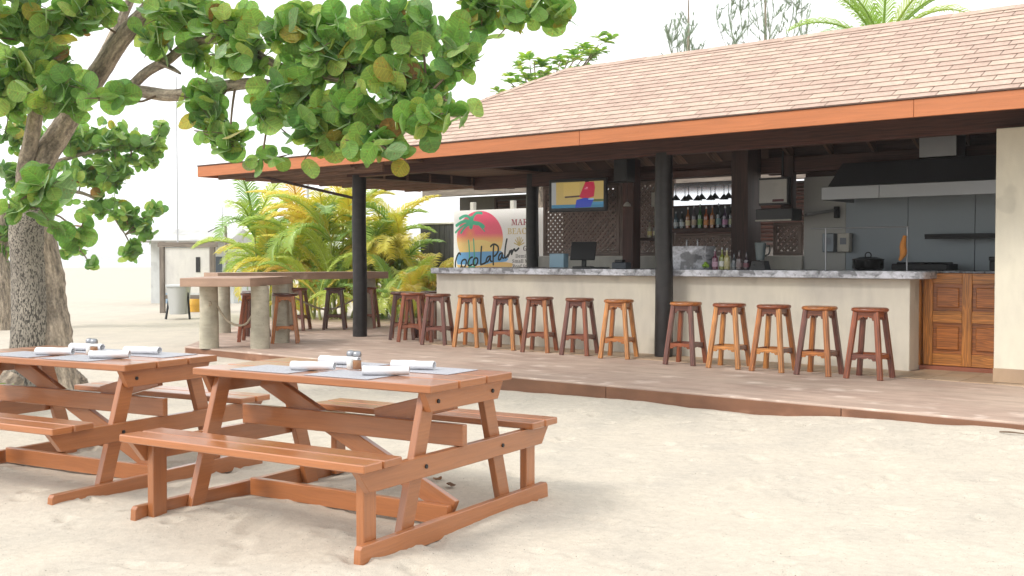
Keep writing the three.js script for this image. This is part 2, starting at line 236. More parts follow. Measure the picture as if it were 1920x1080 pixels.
{
  const xs = [], zs = [];
  const fill = (a, x0, x1, st) => { for (let x = x0; x < x1 - 1e-6; x += st) a.push(x); };
  for (const v of [-2500, -1200, -600, -300, -160, -100, -70, -52, -42, -36]) xs.push(v);
  fill(xs, -32, -13.2, 0.25); fill(xs, -13.2, -0.6, 0.028); fill(xs, -0.6, 6, 0.2); for (const v of [6, 8, 12, 20, 40, 80, 200, 600, 1500]) xs.push(v);
  for (const v of [-2500, -1200, -600, -300, -160, -100, -70, -50, -40, -34, -30]) zs.push(v);
  fill(zs, -28, -8.92, 0.24); fill(zs, -8.92, -2.4, 0.028); fill(zs, -2.4, 4, 0.2); for (const v of [4, 6, 10, 20, 50, 150, 500, 1500]) zs.push(v);
  const nx = xs.length, nz = zs.length, H = new Float32Array(nx * nz);
  for (let j = 0; j < nz; j++) for (let i = 0; i < nx; i++) {
    const x = xs[i], z = zs[j]; let y = sandBase(x, z);
    if (x > -14 && x < 2 && z > -10 && z < -1.5) y += 0.014 * (fbm(x * 3.1, z * 3.1, 211, 3) - 0.5) + 0.006 * (fbm(x * 11, z * 11, 212, 2) - 0.5);
    H[j * nx + i] = y;
  }
  const lo = (a, v) => { let l = 0, h = a.length - 1; while (l < h) { const m = (l + h) >> 1; if (a[m] < v) l = m + 1; else h = m; } return l; };
  for (const [px, pz, a, b, r, dp] of prints) {
    const c = Math.cos(r), s = Math.sin(r), R = a * 2.1;
    for (let j = lo(zs, pz - R); j < nz && zs[j] < pz + R; j++) for (let i = lo(xs, px - R); i < nx && xs[i] < px + R; i++) {
      const dx = xs[i] - px, dz = zs[j] - pz, u = (dx * c + dz * s) / a, v = (-dx * s + dz * c) / b, q = u * u + v * v;
      H[j * nx + i] += -dp * Math.exp(-q * q * 0.7) + dp * 0.38 * Math.exp(-Math.pow((Math.sqrt(q) - 1.45) / 0.35, 2));
    }
  }
  const pos = new Float32Array(nx * nz * 3), uv = new Float32Array(nx * nz * 2), idx = new Uint32Array((nx - 1) * (nz - 1) * 6);
  for (let j = 0; j < nz; j++) for (let i = 0; i < nx; i++) { const k = j * nx + i; pos.set([xs[i], H[k], zs[j]], k * 3); uv.set([xs[i], zs[j]], k * 2); }
  let n = 0; for (let j = 0; j < nz - 1; j++) for (let i = 0; i < nx - 1; i++) { const a = j * nx + i, b = a + nx; idx[n++] = a; idx[n++] = b; idx[n++] = a + 1; idx[n++] = b; idx[n++] = b + 1; idx[n++] = a + 1; }
  const g = new THREE.BufferGeometry(); g.setAttribute('position', new THREE.BufferAttribute(pos, 3)); g.setAttribute('uv', new THREE.BufferAttribute(uv, 2)); g.setIndex(new THREE.BufferAttribute(idx, 1)); g.computeVertexNormals();
  structure('sand_ground', g, std({ color: lin(0.61, 0.588, 0.555), map: sandColour, roughness: 0.96, bumpMap: sandBump, bumpScale: 0.004 }));
  const sg = new THREE.PlaneGeometry(5000, 5000, 1, 1).rotateX(-Math.PI / 2).translate(0, -0.62, 0);
  structure('sea', sg, phys({ color: lin(0.45, 0.58, 0.58), roughness: 0.2, bumpMap: again(fineBump, 1500, 1500), bumpScale: 0.05 }));
}
// ---------------------------------------------------------------- concrete deck
const deckOutline = [[-13.35, EDGE], [4.5, EDGE], [4.5, -17.5], [-17.6, -17.5], [-17.9, -13.2]];
{
  const sh = new THREE.Shape(deckOutline.map(p => new THREE.Vector2(p[0], -p[1])));
  const g = new THREE.ExtrudeGeometry(sh, { depth: 0.3, bevelEnabled: true, bevelSize: 0.012, bevelThickness: 0.012, bevelSegments: 2 }).rotateX(-Math.PI / 2);
  g.translate(0, -0.312, 0);
  const deck = structure('deck', g, deckMat);
  // brown nosing and riser along the front edge, in lengths
  for (let x = -13.3; x < 4.4; x += 2.4) part('riser_board', box(x + 0.003, Math.min(x + 2.397, 4.45), -0.34, -0.018, EDGE + 0.013, EDGE + 0.038, 0.003), riserMat, deck);
  // beige floor tiles along the foot of the bar and on the landing
  const tg = [0, 1, 2].map(() => cbox(0.324, 0.012, 0.324, 0.002));
  for (let i = 0; i < 25; i++) for (let j = 0; j < 2; j++) { const x = -10.95 + i * 0.33; part('floor_tile', tg[(i * 3 + j) % 3], tileMats[(i * 7 + j * 5 + (i >> 2)) % 3], deck).position.set(x, 0.003, -11.70 + j * 0.33); }
  for (let i = 0; i < 4; i++) part('floor_tile', tg[i % 3], tileMats[i % 3], deck).position.set(-4.05 + i * 0.33, 0.003, -12.03);
  for (let i = 0; i < 9; i++) part('floor_tile', tg[i % 3], tileMats[(i + 1) % 3], deck).position.set(-2.70 + i * 0.33, 0.003, -11.14);
}
scene.fog = new THREE.FogExp2(new THREE.Color(1, 1, 1), 0.0008);
// ---------------------------------------------------------------- the bar building
const bar_house = thing('beach_bar', 'open-fronted beach bar with pink shingled hip roof, orange fascia and granite counter', 'building');
const EZ = -10.2, EB = 2.556, ET = 2.725, RZ = -12.5, RH = 3.95, RX0 = -9.44, RX1 = 1.2, XL = -15.14, XH = -11.74, BZ = -14.8;
{
  const B = bar_house, W = 4.2;                             // right end of the roof, out of frame
  const slopeK = (RH - ET) / (EZ - RZ);
  // roof sheets (front, left hip, back) as thick boards
  const sheet = pts => { // pts in order, pulled down by 40 mm
    const g = new THREE.BufferGeometry(), pos = [], uv = [], n = pts.length;
    const tri = (a, b, c) => { for (const p of [a, b, c]) { pos.push(p.x, p.y, p.z); uv.push(p.x, p.z * 1.13); } };
    const lo = pts.map(p => p.clone().setY(p.y - 0.04));
    for (let i = 1; i < n - 1; i++) { tri(pts[0], pts[i], pts[i + 1]); tri(lo[0], lo[i + 1], lo[i]); }
    for (let i = 0; i < n; i++) { const j = (i + 1) % n; tri(pts[i], lo[i], lo[j]); tri(pts[i], lo[j], pts[j]); }
    g.setAttribute('position', new THREE.Float32BufferAttribute(pos, 3)); g.setAttribute('uv', new THREE.Float32BufferAttribute(uv, 2)); g.computeVertexNormals(); return g;
  };
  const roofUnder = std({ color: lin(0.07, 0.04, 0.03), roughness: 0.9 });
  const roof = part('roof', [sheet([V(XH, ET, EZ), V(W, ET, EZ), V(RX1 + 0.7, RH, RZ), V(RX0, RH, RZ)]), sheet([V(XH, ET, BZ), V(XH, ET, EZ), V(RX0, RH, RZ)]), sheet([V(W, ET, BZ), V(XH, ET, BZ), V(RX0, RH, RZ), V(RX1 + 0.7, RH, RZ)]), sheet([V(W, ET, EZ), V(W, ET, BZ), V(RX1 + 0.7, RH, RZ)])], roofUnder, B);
  // shingles
  const tones = [[0.63, 0.475, 0.40], [0.655, 0.50, 0.42], [0.61, 0.455, 0.385], [0.68, 0.53, 0.44], [0.64, 0.50, 0.415], [0.59, 0.44, 0.37]];
  const shMats = tones.map(c => std({ color: lin(...c), map: shingleTex, roughness: 0.93 }));
  const EX = 0.142, LEN = 0.36, run = Math.hypot(RZ - EZ, RH - ET), ang = Math.atan(slopeK);
  const sg = [0, 1, 2].map(() => cbox(LEN - 0.008, 0.005, EX + 0.012, 0.001));
  const place = []; const rows = Math.ceil(run / EX);
  for (let r = 0; r < rows; r++) {
    const s = (r + 0.5) * EX, z = EZ - s * Math.cos(ang), y = ET + s * Math.sin(ang), inset = (s + EX * 0.3) * Math.cos(ang);
    if (s > run - 0.03) continue;
    const x0 = XH + inset, x1 = W - inset * (W - RX1 - 0.7) / 2.3, off = ((r % 3) * LEN / 3 + LEN * 0.28 * hash(r, 1, 5) + (r % 2) * 0.11) % LEN;
    for (let x = x0 - off; x < x1; x += LEN) { const a = Math.max(x, x0), b = Math.min(x + LEN, x1); if (b - a < 0.05) continue; place.push({ x: (a + b) / 2, w: (b - a) / LEN, y: y + 0.009, z, r, t: Math.floor(hash(r, Math.round(x * 20), 9) * 6) }); }
  }
  const rot = new THREE.Euler(ang - 0.062, 0, 0);
  const dist = q => V(q.x, q.y, q.z).distanceTo(EYE);
  const inView = q => { const d = V(q.x, q.y, q.z).sub(EYE), f = d.dot(FWD); return Math.abs(d.dot(RGT) / f) < 0.482; };
  place.sort((a, b) => (inView(b) - inView(a)) || dist(a) - dist(b));
  const rest = [];
  place.forEach((q, i) => {
    if (i < 300) { const m = part('shingle', sg[i % 3], shMats[q.t], roof); m.position.set(q.x, q.y, q.z); m.rotation.copy(rot); m.scale.x = q.w; }
    else { const g = sg[i % 3].clone().scale(q.w, 1, 1).applyMatrix4(new THREE.Matrix4().makeRotationFromEuler(rot).setPosition(q.x, q.y, q.z)); const c = tones[q.t], n = g.attributes.position.count, a = new Float32Array(n * 3); for (let k = 0; k < n; k++) a.set(c, k * 3); g.setAttribute('color', new THREE.BufferAttribute(a, 3)); rest.push(g); }
  });
  // hip end and back slope, laid in rows
  for (let r = 0; r < rows; r++) {
    const s = (r + 0.5) * EX, f = s / run; if (f > 0.99) continue; const y = ET + s * Math.sin(ang) + 0.009, ins = s * Math.cos(ang);
    const put = (len, px, pz, ry) => { const g = cbox(len, 0.005, EX + 0.012, 0.001).applyMatrix4(new THREE.Matrix4().makeRotationFromEuler(rot)).rotateY(ry).translate(px, y, pz); const c = tones[(r * 5) % 6], n = g.attributes.position.count, a = new Float32Array(n * 3); for (let k = 0; k < n; k++) a.set(c, k * 3); g.setAttribute('color', new THREE.BufferAttribute(a, 3)); rest.push(g); };
    put(4.6 * (1 - f), XH + ins, (EZ + BZ) / 2, -Math.PI / 2);
    put((W - XH) - ins * 2, (W + XH) / 2, BZ + ins, Math.PI);
  }
  const rm = part('shingle_field', rest, std({ vertexColors: true, map: shingleTex, roughness: 0.93 }), roof); rm.userData.kind = 'stuff';
  // ridge and hip caps
  const cap = (a, b, n, k) => { const g0 = prism([[-0.11, -0.11 * k], [0, 0], [0.11, -0.11 * k], [0.11, -0.11 * k + 0.008], [0, 0.009], [-0.11, -0.11 * k + 0.008]], a.distanceTo(b) / n * 1.08, 0.001), x = new THREE.Vector3(), y = new THREE.Vector3(), z = b.clone().sub(a).normalize(); x.crossVectors(V(0, 1, 0), z).normalize(); y.crossVectors(z, x); for (let i = 0; i < n; i++) { const m = part('ridge_cap', g0, shMats[(i * 5 + 2) % 6], roof), p = a.clone().lerp(b, (i + 0.5) / n); m.applyMatrix4(new THREE.Matrix4().makeBasis(x, y, z).setPosition(p.x, p.y + 0.016 + 0.003 * (i % 2), p.z)); } };
  cap(V(RX0, RH, RZ), V(2, RH, RZ), 34, slopeK); cap(V(XH, ET, EZ), V(RX0, RH, RZ), 14, 0.36);
  // flat canopy running on to the left
  const canopy = part('canopy_roof', [box(XL + 0.02, XH + 0.3, ET - 0.045, ET - 0.012, EZ - 0.02, -15.3, 0.002)], joistWood, B);
  part('canopy_covering', box(XL - 0.01, XH + 0.02, ET - 0.010, ET + 0.012, EZ + 0.02, -15.32, 0.004), shMats[2], canopy);
  for (let z = -10.55, i = 0; z > -15.2; z -= 0.53, i++) part('joist', bar(V(XL + 0.05, 2.60, z), V(i > 2 ? -12.86 : XH - 0.02, 2.60, z), 0.145, 0.045), joistWood, canopy);
  // fascia boards
  const seams = [XL, -11.4, -7.5, -3.64, 0.2, W];
  for (let i = 1; i < seams.length; i++) part('fascia_board', box(seams[i - 1] + 0.002, seams[i] - 0.002, EB, ET - 0.002, EZ, EZ + 0.03, 0.003), fasciaMat, B);
  part('fascia_board', cbox(5.06, 0.167, 0.03, 0.003).rotateY(Math.PI / 2).translate(XL - 0.016, (EB + ET) / 2 - 0.001, -12.75), fasciaMat, B);
  part('drip_edge', box(XL, W, ET, ET + 0.016, EZ - 0.03, EZ + 0.045, 0.002), std({ color: lin(0.10, 0.06, 0.045), roughness: 0.8 }), B);
  // posts: dark round logs
  const PZ = -11.66;
  const log = (x, z, y0, y1, r, s) => limb([V(x, y0, z), V(x + 0.006, y0 + (y1 - y0) * 0.35, z), V(x - 0.008, y0 + (y1 - y0) * 0.7, z + 0.004), V(x, y1, z)], [r * 1.03, r, r * 0.97], 18, 0.03, s, 30);
  part('post', log(-12.93, PZ, 0, 2.56, 0.112, 3), logWood, B); part('post', log(-7.28, PZ, 0, 2.56, 0.112, 4), logWood, B); part('post', log(-11.62, -14.42, 0, 2.75, 0.11, 5), logWood, B);
  // beams
  part('front_beam', box(-13.15, W, 2.53, 2.86, PZ - 0.075, PZ + 0.075, 0.008), beamWood, B);
  part('side_beam', cbox(3.7, 0.22, 0.12, 0.006).rotateY(Math.PI / 2).translate(-12.93, 2.64, PZ - 0.09 - 1.85), darkWood, B);
  part('back_beam', box(-12.9, W, 2.46, 2.68, -14.47, -14.33, 0.006), beamWood, B);
  part('tie_beam', box(-11.6, W, 2.75, 2.88, -13.12, -12.98, 0.006), beamWood, B);
  part('shelf_beam', box(-10.0, -7.3, 2.46, 2.56, -14.30, -14.16, 0.005), beamWood, B);
  for (let x = -11.2; x < 3.4; x += 0.61) { // rafters
    const f = Math.min(1, Math.max(0.12, (x - XH) / 2.3)), top = RH - (1 - f) * 1.22;
    part('rafter', bar(V(x, top - 0.14, RZ - (1 - f) * 2.3), V(x, ET - 0.09, BZ + 0.1), 0.14, 0.045), joistWood, B);
    part('rafter', bar(V(x, ET - 0.09, EZ - 0.06), V(x, top - 0.14, RZ + (1 - f) * 2.3), 0.14, 0.045), joistWood, B);
  }
  part('hip_rafter', bar(V(XH + 0.1, ET - 0.12, EZ - 0.1), V(RX0, RH - 0.16, RZ), 0.17, 0.06), beamWood, B);
  part('corner_brace', bar(V(-12.98, 2.20, -11.58), V(-14.32, 2.575, -10.72), 0.045, 0.045), darkWood, B);
  part('bulkhead_lamp', [new THREE.SphereGeometry(0.075, 16, 10, 0, Math.PI * 2, Math.PI / 2, Math.PI / 2).translate(0, 0, 0), new THREE.CylinderGeometry(0.075, 0.075, 0.012, 16).translate(0, 0.006, 0)], std({ color: lin(0.72, 0.66, 0.5), roughness: 0.4 }), B).position.set(-12.62, 2.71, PZ + 0.13);
  // counter front and granite top
  part('counter_wall', box(-11.47, -4.28, 0, 1.015, -12.06, -11.90, 0.006), plaster, B);
  part('counter_end_wall', [box(-4.42, -4.285, 0, 1.013, -12.45, -12.06, 0.004), box(-11.465, -11.33, 0, 1.013, -14.3, -12.06, 0.004)], plaster, B);
  { const s = new THREE.Shape(); s.moveTo(-11.45, 11.78); s.lineTo(-4.24, 11.78); s.quadraticCurveTo(-4.12, 11.78, -4.12, 11.90); s.lineTo(-4.12, 12.44); s.lineTo(-11.45, 12.44); s.closePath(); part('countertop', plain(new THREE.ExtrudeGeometry(s, { depth: 0.064, bevelEnabled: true, bevelSize: 0.011, bevelThickness: 0.011, bevelSegments: 3, curveSegments: 8 }).rotateX(-Math.PI / 2).translate(0, 1.027, 0)), granite, B); }
  part('side_counter', box(-11.75, -11.2, 1.03, 1.10, -14.3, -12.46, 0.008), granite, B);
  part('back_counter', [box(-11.2, -3.4, 0, 1.05, -14.25, -13.75, 0.004)], plaster, B);
  part('back_counter_top', box(-11.2, -3.4, 1.052, 1.09, -14.26, -13.72, 0.006), granite, B);
  part('bar_floor', box(-11.3, -3.3, 0.004, 0.03, -14.3, -12.5, 0.002), std({ color: lin(0.16, 0.10, 0.075), roughness: 0.7 }), B);
  // back wall: low white wall, lattice panels, steel lining
  part('low_wall', box(-11.5, -6.72, 0, 1.28, -14.56, -14.42, 0.004), whitePaint, B);
  const lattice = (x0, x1, y0, y1, z) => {
    const f = part('lattice_panel', [box(x0, x1, y0, y0 + 0.06, z - 0.025, z + 0.03), box(x0, x1, y1 - 0.06, y1, z - 0.025, z + 0.03), upbox(x0, x0 + 0.06, y0 + 0.06, y1 - 0.06, z - 0.025, z + 0.03), upbox(x1 - 0.06, x1, y0 + 0.06, y1 - 0.06, z - 0.025, z + 0.03)], latticeWood, B);
    const w = x1 - x0 - 0.06, h = y1 - y0 - 0.06, st = 0.098;
    for (const sgn of [1, -1]) for (let c = -h + 0.03; c < w; c += st) { // line x - c = y (or mirrored)
      const a = Math.max(0, -c), b = Math.min(h, w - c); if (b - a < 0.04) continue;
      const X = t => sgn > 0 ? x0 + 0.03 + w - (c + t) : x0 + 0.03 + c + t;
      part('slat', bar(V(X(a), y0 + 0.03 + a, z - 0.008 * sgn), V(X(b), y0 + 0.03 + b, z - 0.008 * sgn), 0.04, 0.012, 0.002), latticeWood, f);
    }
  };
  lattice(-11.42, -9.86, 1.285, 2.46, -14.48); lattice(-9.84, -8.84, 1.285, 2.46, -14.48); lattice(-8.82, -7.62, 1.285, 1.62, -14.48); lattice(-7.18, -6.74, 1.285, 1.76, -14.48);
  part('column', upbox(-9.44, -9.24, 1.09, 2.76, -14.12, -13.92), beamWood, B); part('column', upbox(-7.56, -7.30, 1.09, 2.9, -14.3, -13.9), darkWood, B); part('column', upbox(-6.98, -6.80, 1.78, 2.7, -14.4, -14.28), darkWood, B);
  const shelf = part('bottle_shelf', [box(-8.84, -7.57, 1.63, 1.69, -14.42, -14.08), box(-9.24, -8.85, 1.52, 1.56, -14.42, -14.1), box(-8.84, -7.57, 2.02, 2.05, -14.45, -14.40)], darkWood, B);
  part('mirror_panel', box(-8.84, -7.75, 2.05, 2.40, -14.455, -14.435, 0.001), std({ color: lin(0.80, 0.82, 0.84), roughness: 0.08, metalness: 1 }), shelf);
  part('backboard', box(-8.84, -7.57, 1.69, 2.02, -14.46, -14.44, 0.001), std({ color: lin(0.03, 0.032, 0.036), roughness: 0.6 }), shelf);
  part('light_slot', box(-9.52, -9.46, 2.05, 2.25, -14.40, -14.38, 0.001), whitePaint, shelf); part('light_slot', box(-9.21, -9.15, 2.05, 2.27, -14.40, -14.38, 0.001), whitePaint, shelf);
  const paleSteel = std({ color: lin(0.46, 0.46, 0.44), metalness: 0.2, roughness: 0.5 }); let px = -6.72; for (const w of [0.62, 0.86, 0.86, 0.86]) { part('steel_panel', box(px + 0.002, px + w - 0.002, 0, 2.39, -14.50, -14.47, 0.003), w < 0.7 ? paleSteel : steelWall, B); px += w; }
  part('gable_wall', box(-7.3, -3.3, 2.45, 3.0, -14.62, -14.53, 0.004), darkWood, B); part('back_wall', box(-6.72, 4, 0, 2.8, -14.62, -14.52, 0.004), darkWood, B);
  part('wall_shelf', [box(-4.9, -3.35, 1.52, 1.555, -14.44, -14.12, 0.003), box(-4.9, -3.35, 1.49, 1.52, -14.15, -14.13, 0.002)], blackIron, B);
  // half door with four raised panels in a frame
  const door = part('half_door', [box(-4.26, -3.28, 0.05, 1.08, -12.30, -12.265, 0.003)], stain(0.5, 0.19, 0.05), B);
  const df = stain(0.74, 0.33, 0.075, 0.4), dp = stain(0.64, 0.24, 0.05, 0.4);
  for (const x of [-4.255, -3.835, -3.40]) part('stile', upbox(x, x + 0.105, 0.055, 1.075, -12.265, -12.245), df, door);
  for (const [y0, y1] of [[0.055, 0.19], [0.53, 0.66], [0.96, 1.075]]) for (const x of [-4.149, -3.729]) part('rail', box(x, x + (x < -4 ? 0.313 : 0.328), y0, y1, -12.2655, -12.2465), df, door);
  for (const [y0, y1] of [[0.195, 0.525], [0.665, 0.955]]) for (const x of [-4.140, -3.720]) part('panel', [box(x + 0.03, x + 0.27, y0 + 0.035, y1 - 0.035, -12.268, -12.25, 0.008)], dp, door);
  part('door_frame', upbox(-4.35, -4.27, 0.05, 1.1, -12.33, -12.2), df, B);
  part('door_sill', box(-4.28, -3.0, 0, 0.05, -12.36, -12.2, 0.004), terracotta, B);
  // right end wall with tile skirting
  const wall = part('end_wall', box(-3.24, W, 0, 2.528, -11.85, -11.34, 0.006), creamPlaster, B); part('partition_wall', box(-3.24, -3.1, 0, 2.528, -14.5, -11.86, 0.004), creamPlaster, B);
  for (let i = 0; i < 9; i++) part('skirting_tile', box(-3.243 + i * 0.33, -3.243 + i * 0.33 + 0.327, 0.012, 0.15, -11.339, -11.328, 0.002), tileMats[(i * 2) % 3], wall);
}
// small grey beam-end box beside the screen and the loudspeaker
solo('loudspeaker', [box(-9.43, -9.19, 2.40, 2.82, -13.9, -13.66, 0.01)], blackPlastic, 'black loudspeaker box hung under the rafters beside the television', 'loudspeaker');
{
  const t = thing('television', 'flat television under the rafters showing a player in a red shirt', 'television', [-10.2, 2.24, -13.8], 0.12);
  part('casing', cbox(1.04, 0.52, 0.06, 0.008), blackPlastic, t); part('bracket', bar(V(0, 0, -0.03), V(0, 0.25, -0.45), 0.05, 0.05), blackIron, t);
  const pic = canvasTex(512, 256, (c, w, h) => {
    c.fillStyle = '#b49a58'; c.fillRect(0, 0, w, h); c.fillStyle = '#9c9c98'; c.fillRect(0, 0, 46, h); c.fillStyle = '#c0a35a'; c.fillRect(120, 10, 160, 130);
    c.fillStyle = '#2d6f8c'; c.fillRect(0, 222, w, 34); c.fillStyle = '#4b5a28'; c.fillRect(360, 176, 152, 22); c.fillStyle = '#3a7ea0'; c.fillRect(330, 200, 182, 30);
    c.fillStyle = '#3b2218'; c.beginPath(); c.ellipse(352, 0, 20, 14, 0, 0, 7); c.fill(); c.strokeStyle = '#40261a'; c.lineWidth = 16; c.lineCap = 'round'; c.beginPath(); c.moveTo(140, 148); c.lineTo(290, 142); c.stroke();
    c.fillStyle = '#b3123a'; c.beginPath(); c.moveTo(336, 6); c.lineTo(420, 4); c.lineTo(430, 60); c.lineTo(420, 150); c.lineTo(330, 172); c.lineTo(276, 150); c.lineTo(312, 62); c.closePath(); c.fill();
    c.fillStyle = '#e8a0b4'; c.fillRect(340, 56, 22, 6); c.fillRect(328, 70, 30, 5);
    c.fillStyle = '#1733a0'; c.beginPath(); c.moveTo(250, 178); c.lineTo(330, 160); c.lineTo(420, 172); c.lineTo(388, 250); c.lineTo(236, 256); c.closePath(); c.fill(); c.fillStyle = '#8fb4dc'; c.fillRect(366, 168, 52, 12);
  });
  const scr = part('screen', new THREE.PlaneGeometry(0.94, 0.41).translate(0, 0.005, 0.0315), std({ color: lin(0.02, 0.02, 0.02), emissive: lin(1, 1, 1), emissiveMap: pic, emissiveIntensity: 0.45, roughness: 0.25 }), t);
}
{ // kitchen hood and its flue
  const t = thing('extractor_hood', 'long stainless steel extractor hood over the kitchen line', 'hood', [0, 0, 0]);
  part('canopy', prism([[13.40, 2.17], [13.86, 2.50], [14.42, 2.50], [14.42, 2.17]], 2.55, 0.003).rotateY(Math.PI / 2).translate(-4.62, 0, 0).applyMatrix4(new THREE.Matrix4().makeScale(1, 1, 1)), std({ color: lin(0.10, 0.105, 0.115), metalness: 0.4, roughness: 0.45 }), t);
  part('steel_band', [box(-5.98, -5.22, 2.0, 2.165, -13.42, -13.40, 0.003), box(-5.216, -3.35, 2.0, 2.165, -13.42, -13.40, 0.003), box(-5.98, -5.96, 2.0, 2.165, -14.42, -13.42, 0.003)], steel, t);
  part('flue', box(-4.90, -4.44, 2.52, 3.05, -14.25, -13.90, 0.004), steel, t);
}
// ---------------------------------------------------------------- picnic tables (local: x along the length, -z away)
const TH = 0.81, BH = 0.494, TL = 1.69, GY = -0.2;
function picnicTable(label, pos, turn, posts = true) {
  const t = thing('picnic_table', label, 'picnic table', pos, turn, 'picnic tables on the sand'); let k = 0;
  const pm = () => paint[(k++ * 3 + 1) % 4];
  const pw = 0.248;
  for (let i = -1; i <= 1; i++) part('top_plank', cbox(TL + 0.004 * i, 0.042, pw, 0.005).translate(0, TH - 0.021, i * (pw + 0.017)), paint[(i + 4) % 4], t);
  for (const s of [-1, 1]) for (const [c, w] of [[0.682, 0.136], [0.834, 0.136]]) part('bench_plank', cbox(TL, 0.040, w, 0.005).translate(0, BH - 0.020, s * c), pm(), t);
  for (const e of [-1, 1]) {
    const X = e * 0.755;
    part('runner', prism([[-0.875, 0], [0.875, 0], [0.868, 0.09], [0.855, 0.105], [-0.855, 0.105], [-0.868, 0.09]], 0.042).rotateY(Math.PI / 2).translate(X + e * 0.021, 0, 0), pm(), t);
    part('bench_support', prism([[-0.80, BH - 0.150], [0.80, BH - 0.150], [0.885, BH - 0.042], [-0.885, BH - 0.042]], 0.042).rotateY(Math.PI / 2).translate(X + e * 0.021, 0, 0), pm(), t);
    part('top_cleat', prism([[-0.315, TH - 0.145], [0.315, TH - 0.145], [0.370, TH - 0.0435], [-0.370, TH - 0.0435]], 0.042).rotateY(Math.PI / 2).translate(X + e * 0.021, 0, 0), pm(), t);
    for (const s of [-1, 1]) {
      // slanted leg inside the cleat and support, cut level at both ends
      const hw = 0.052, zt = s * 0.255, zb = s * 0.485;
      part('leg', prism([[zb - hw, 0.0], [zb + hw, 0.0], [zt + hw, TH - 0.044], [zt - hw, TH - 0.044]], 0.042).rotateY(-Math.PI / 2).translate(X - e * 0.0225, 0, 0), pm(), t);
      if (posts) part('bench_post', upbox(-0.024, 0.024, 0.02, BH - 0.042, -0.048, 0.048).translate(X - e * 0.0265, 0, s * 0.745), pm(), t);
      for (const y of [BH - 0.095, TH - 0.095]) part('bolt', new THREE.CylinderGeometry(0.011, 0.011, 0.008, 8).rotateZ(Math.PI / 2).translate(X + e * 0.0455, y, s * (y > BH ? 0.255 : 0.36)), blackIron, t);
    }
  }
  part('stretcher', cbox(1.60, 0.115, 0.042, 0.004).translate(0.02, BH + 0.018, 0.044), pm(), t);
  part('ground_stretcher', cbox(1.44, 0.105, 0.042, 0.004).translate(0, 0.078, 0.044), pm(), t);
  part('diagonal_brace', bar(V(-0.66, TH - 0.085, 0.0), V(0.72, 0.10, -0.0), 0.105, 0.042), pm(), t);
  part('diagonal_brace', bar(V(0.72, TH - 0.12, 0.0), V(0.20, BH + 0.06, 0.0), 0.105, 0.042), pm(), t);
  return t;
}
const T1 = { x: -4.637, z: -4.102, a: THREE.MathUtils.degToRad(8.3), y: GY }, T2 = { x: -6.872, z: -3.711, a: THREE.MathUtils.degToRad(11), y: GY - 0.012 }, T3 = { x: -10.25, z: -3.45, a: THREE.MathUtils.degToRad(10), y: GY };
picnicTable('red-brown picnic table whose ends stand clear of the tree, nearest the open sand', [T1.x, T1.y, T1.z], T1.a);
picnicTable('red-brown picnic table standing in front of the thick tree trunk', [T2.x, T2.y, T2.z], T2.a, false);
picnicTable('red-brown picnic table behind the set ones, bare of napkins, mostly hidden', [T3.x, T3.y, T3.z], T3.a);
const onTable = (T, lx, lz) => [T.x + lx * Math.cos(T.a) + lz * Math.sin(T.a), T.y + TH, T.z - lx * Math.sin(T.a) + lz * Math.cos(T.a)];
const weave = tex(128, 128, (u, v) => { const a = Math.floor(u * 16), b = Math.floor(v * 16), o = (a + b) % 2; const x = (o ? 0.80 : 0.46) + 0.1 * (noise(u * 64, v * 64, 5, 64, 64) - 0.5); return [x, x, x * 1.03]; }, true, [14, 14]);
const matCloth = std({ map: weave, color: lin(0.95, 0.95, 0.97), roughness: 0.5 });
function placemat(T, lx, lz, turn, label) { const m = solo('placemat', cbox(0.44, 0.003, 0.30, 0.001, [0, 0]), matCloth, label, 'placemat', 'grey woven placemats'); const p = onTable(T, lx, lz); m.position.set(p[0], p[1] + 0.0025, p[2]); m.rotation.y = T.a + turn; }
function napkinGeo(s) { // cloth rolled round cutlery: spiral section, a little slack
  const pts = []; for (let i = 0; i <= 30; i++) { const a = i / 30 * Math.PI * 2.9, r = 0.034 - 0.006 * i / 30; pts.push([Math.cos(a) * r, Math.sin(a) * r * 0.76]); }
  const out = pts.concat(pts.slice().reverse().map(([x, y]) => [x * 0.90, y * 0.90]));
  const g = new THREE.ExtrudeGeometry(new THREE.Shape(out.map(p => new THREE.Vector2(...p))), { depth: 0.25, steps: 10, bevelEnabled: false }).translate(0, 0, -0.125);
  const P = g.attributes.position; for (let i = 0; i < P.count; i++) { const z = P.getZ(i), k = 1 + 0.10 * (noise(z * 22 + 3, s * 7, 9) - 0.5) + 0.1 * z * (hash(s, 1, 2) > 0.5 ? 1 : -1) * 2; P.setXY(i, P.getX(i) * k + 0.006 * (noise(z * 14, s * 3 + 1, 4) - 0.5) * 2, P.getY(i) * k * (1 + 0.16 * (noise(z * 30, P.getX(i) * 90 + s * 5, 8) - 0.5))); }
  g.computeVertexNormals(); return g.rotateY(Math.PI / 2);
}
const napGeos = [1, 2, 3, 4].map(napkinGeo);
function napkin(T, lx, lz, turn, k, label) { const m = solo('rolled_napkin', napGeos[k % 4], cotton, label, 'napkin', 'rolled white napkins'); const p = onTable(T, lx, lz); m.position.set(p[0], p[1] + 0.0285, p[2]); m.rotation.y = T.a + turn; }
const shakerGlass = phys({ roughness: 0.03, transmission: 1, thickness: 0, color: lin(0.97, 0.98, 0.98) });
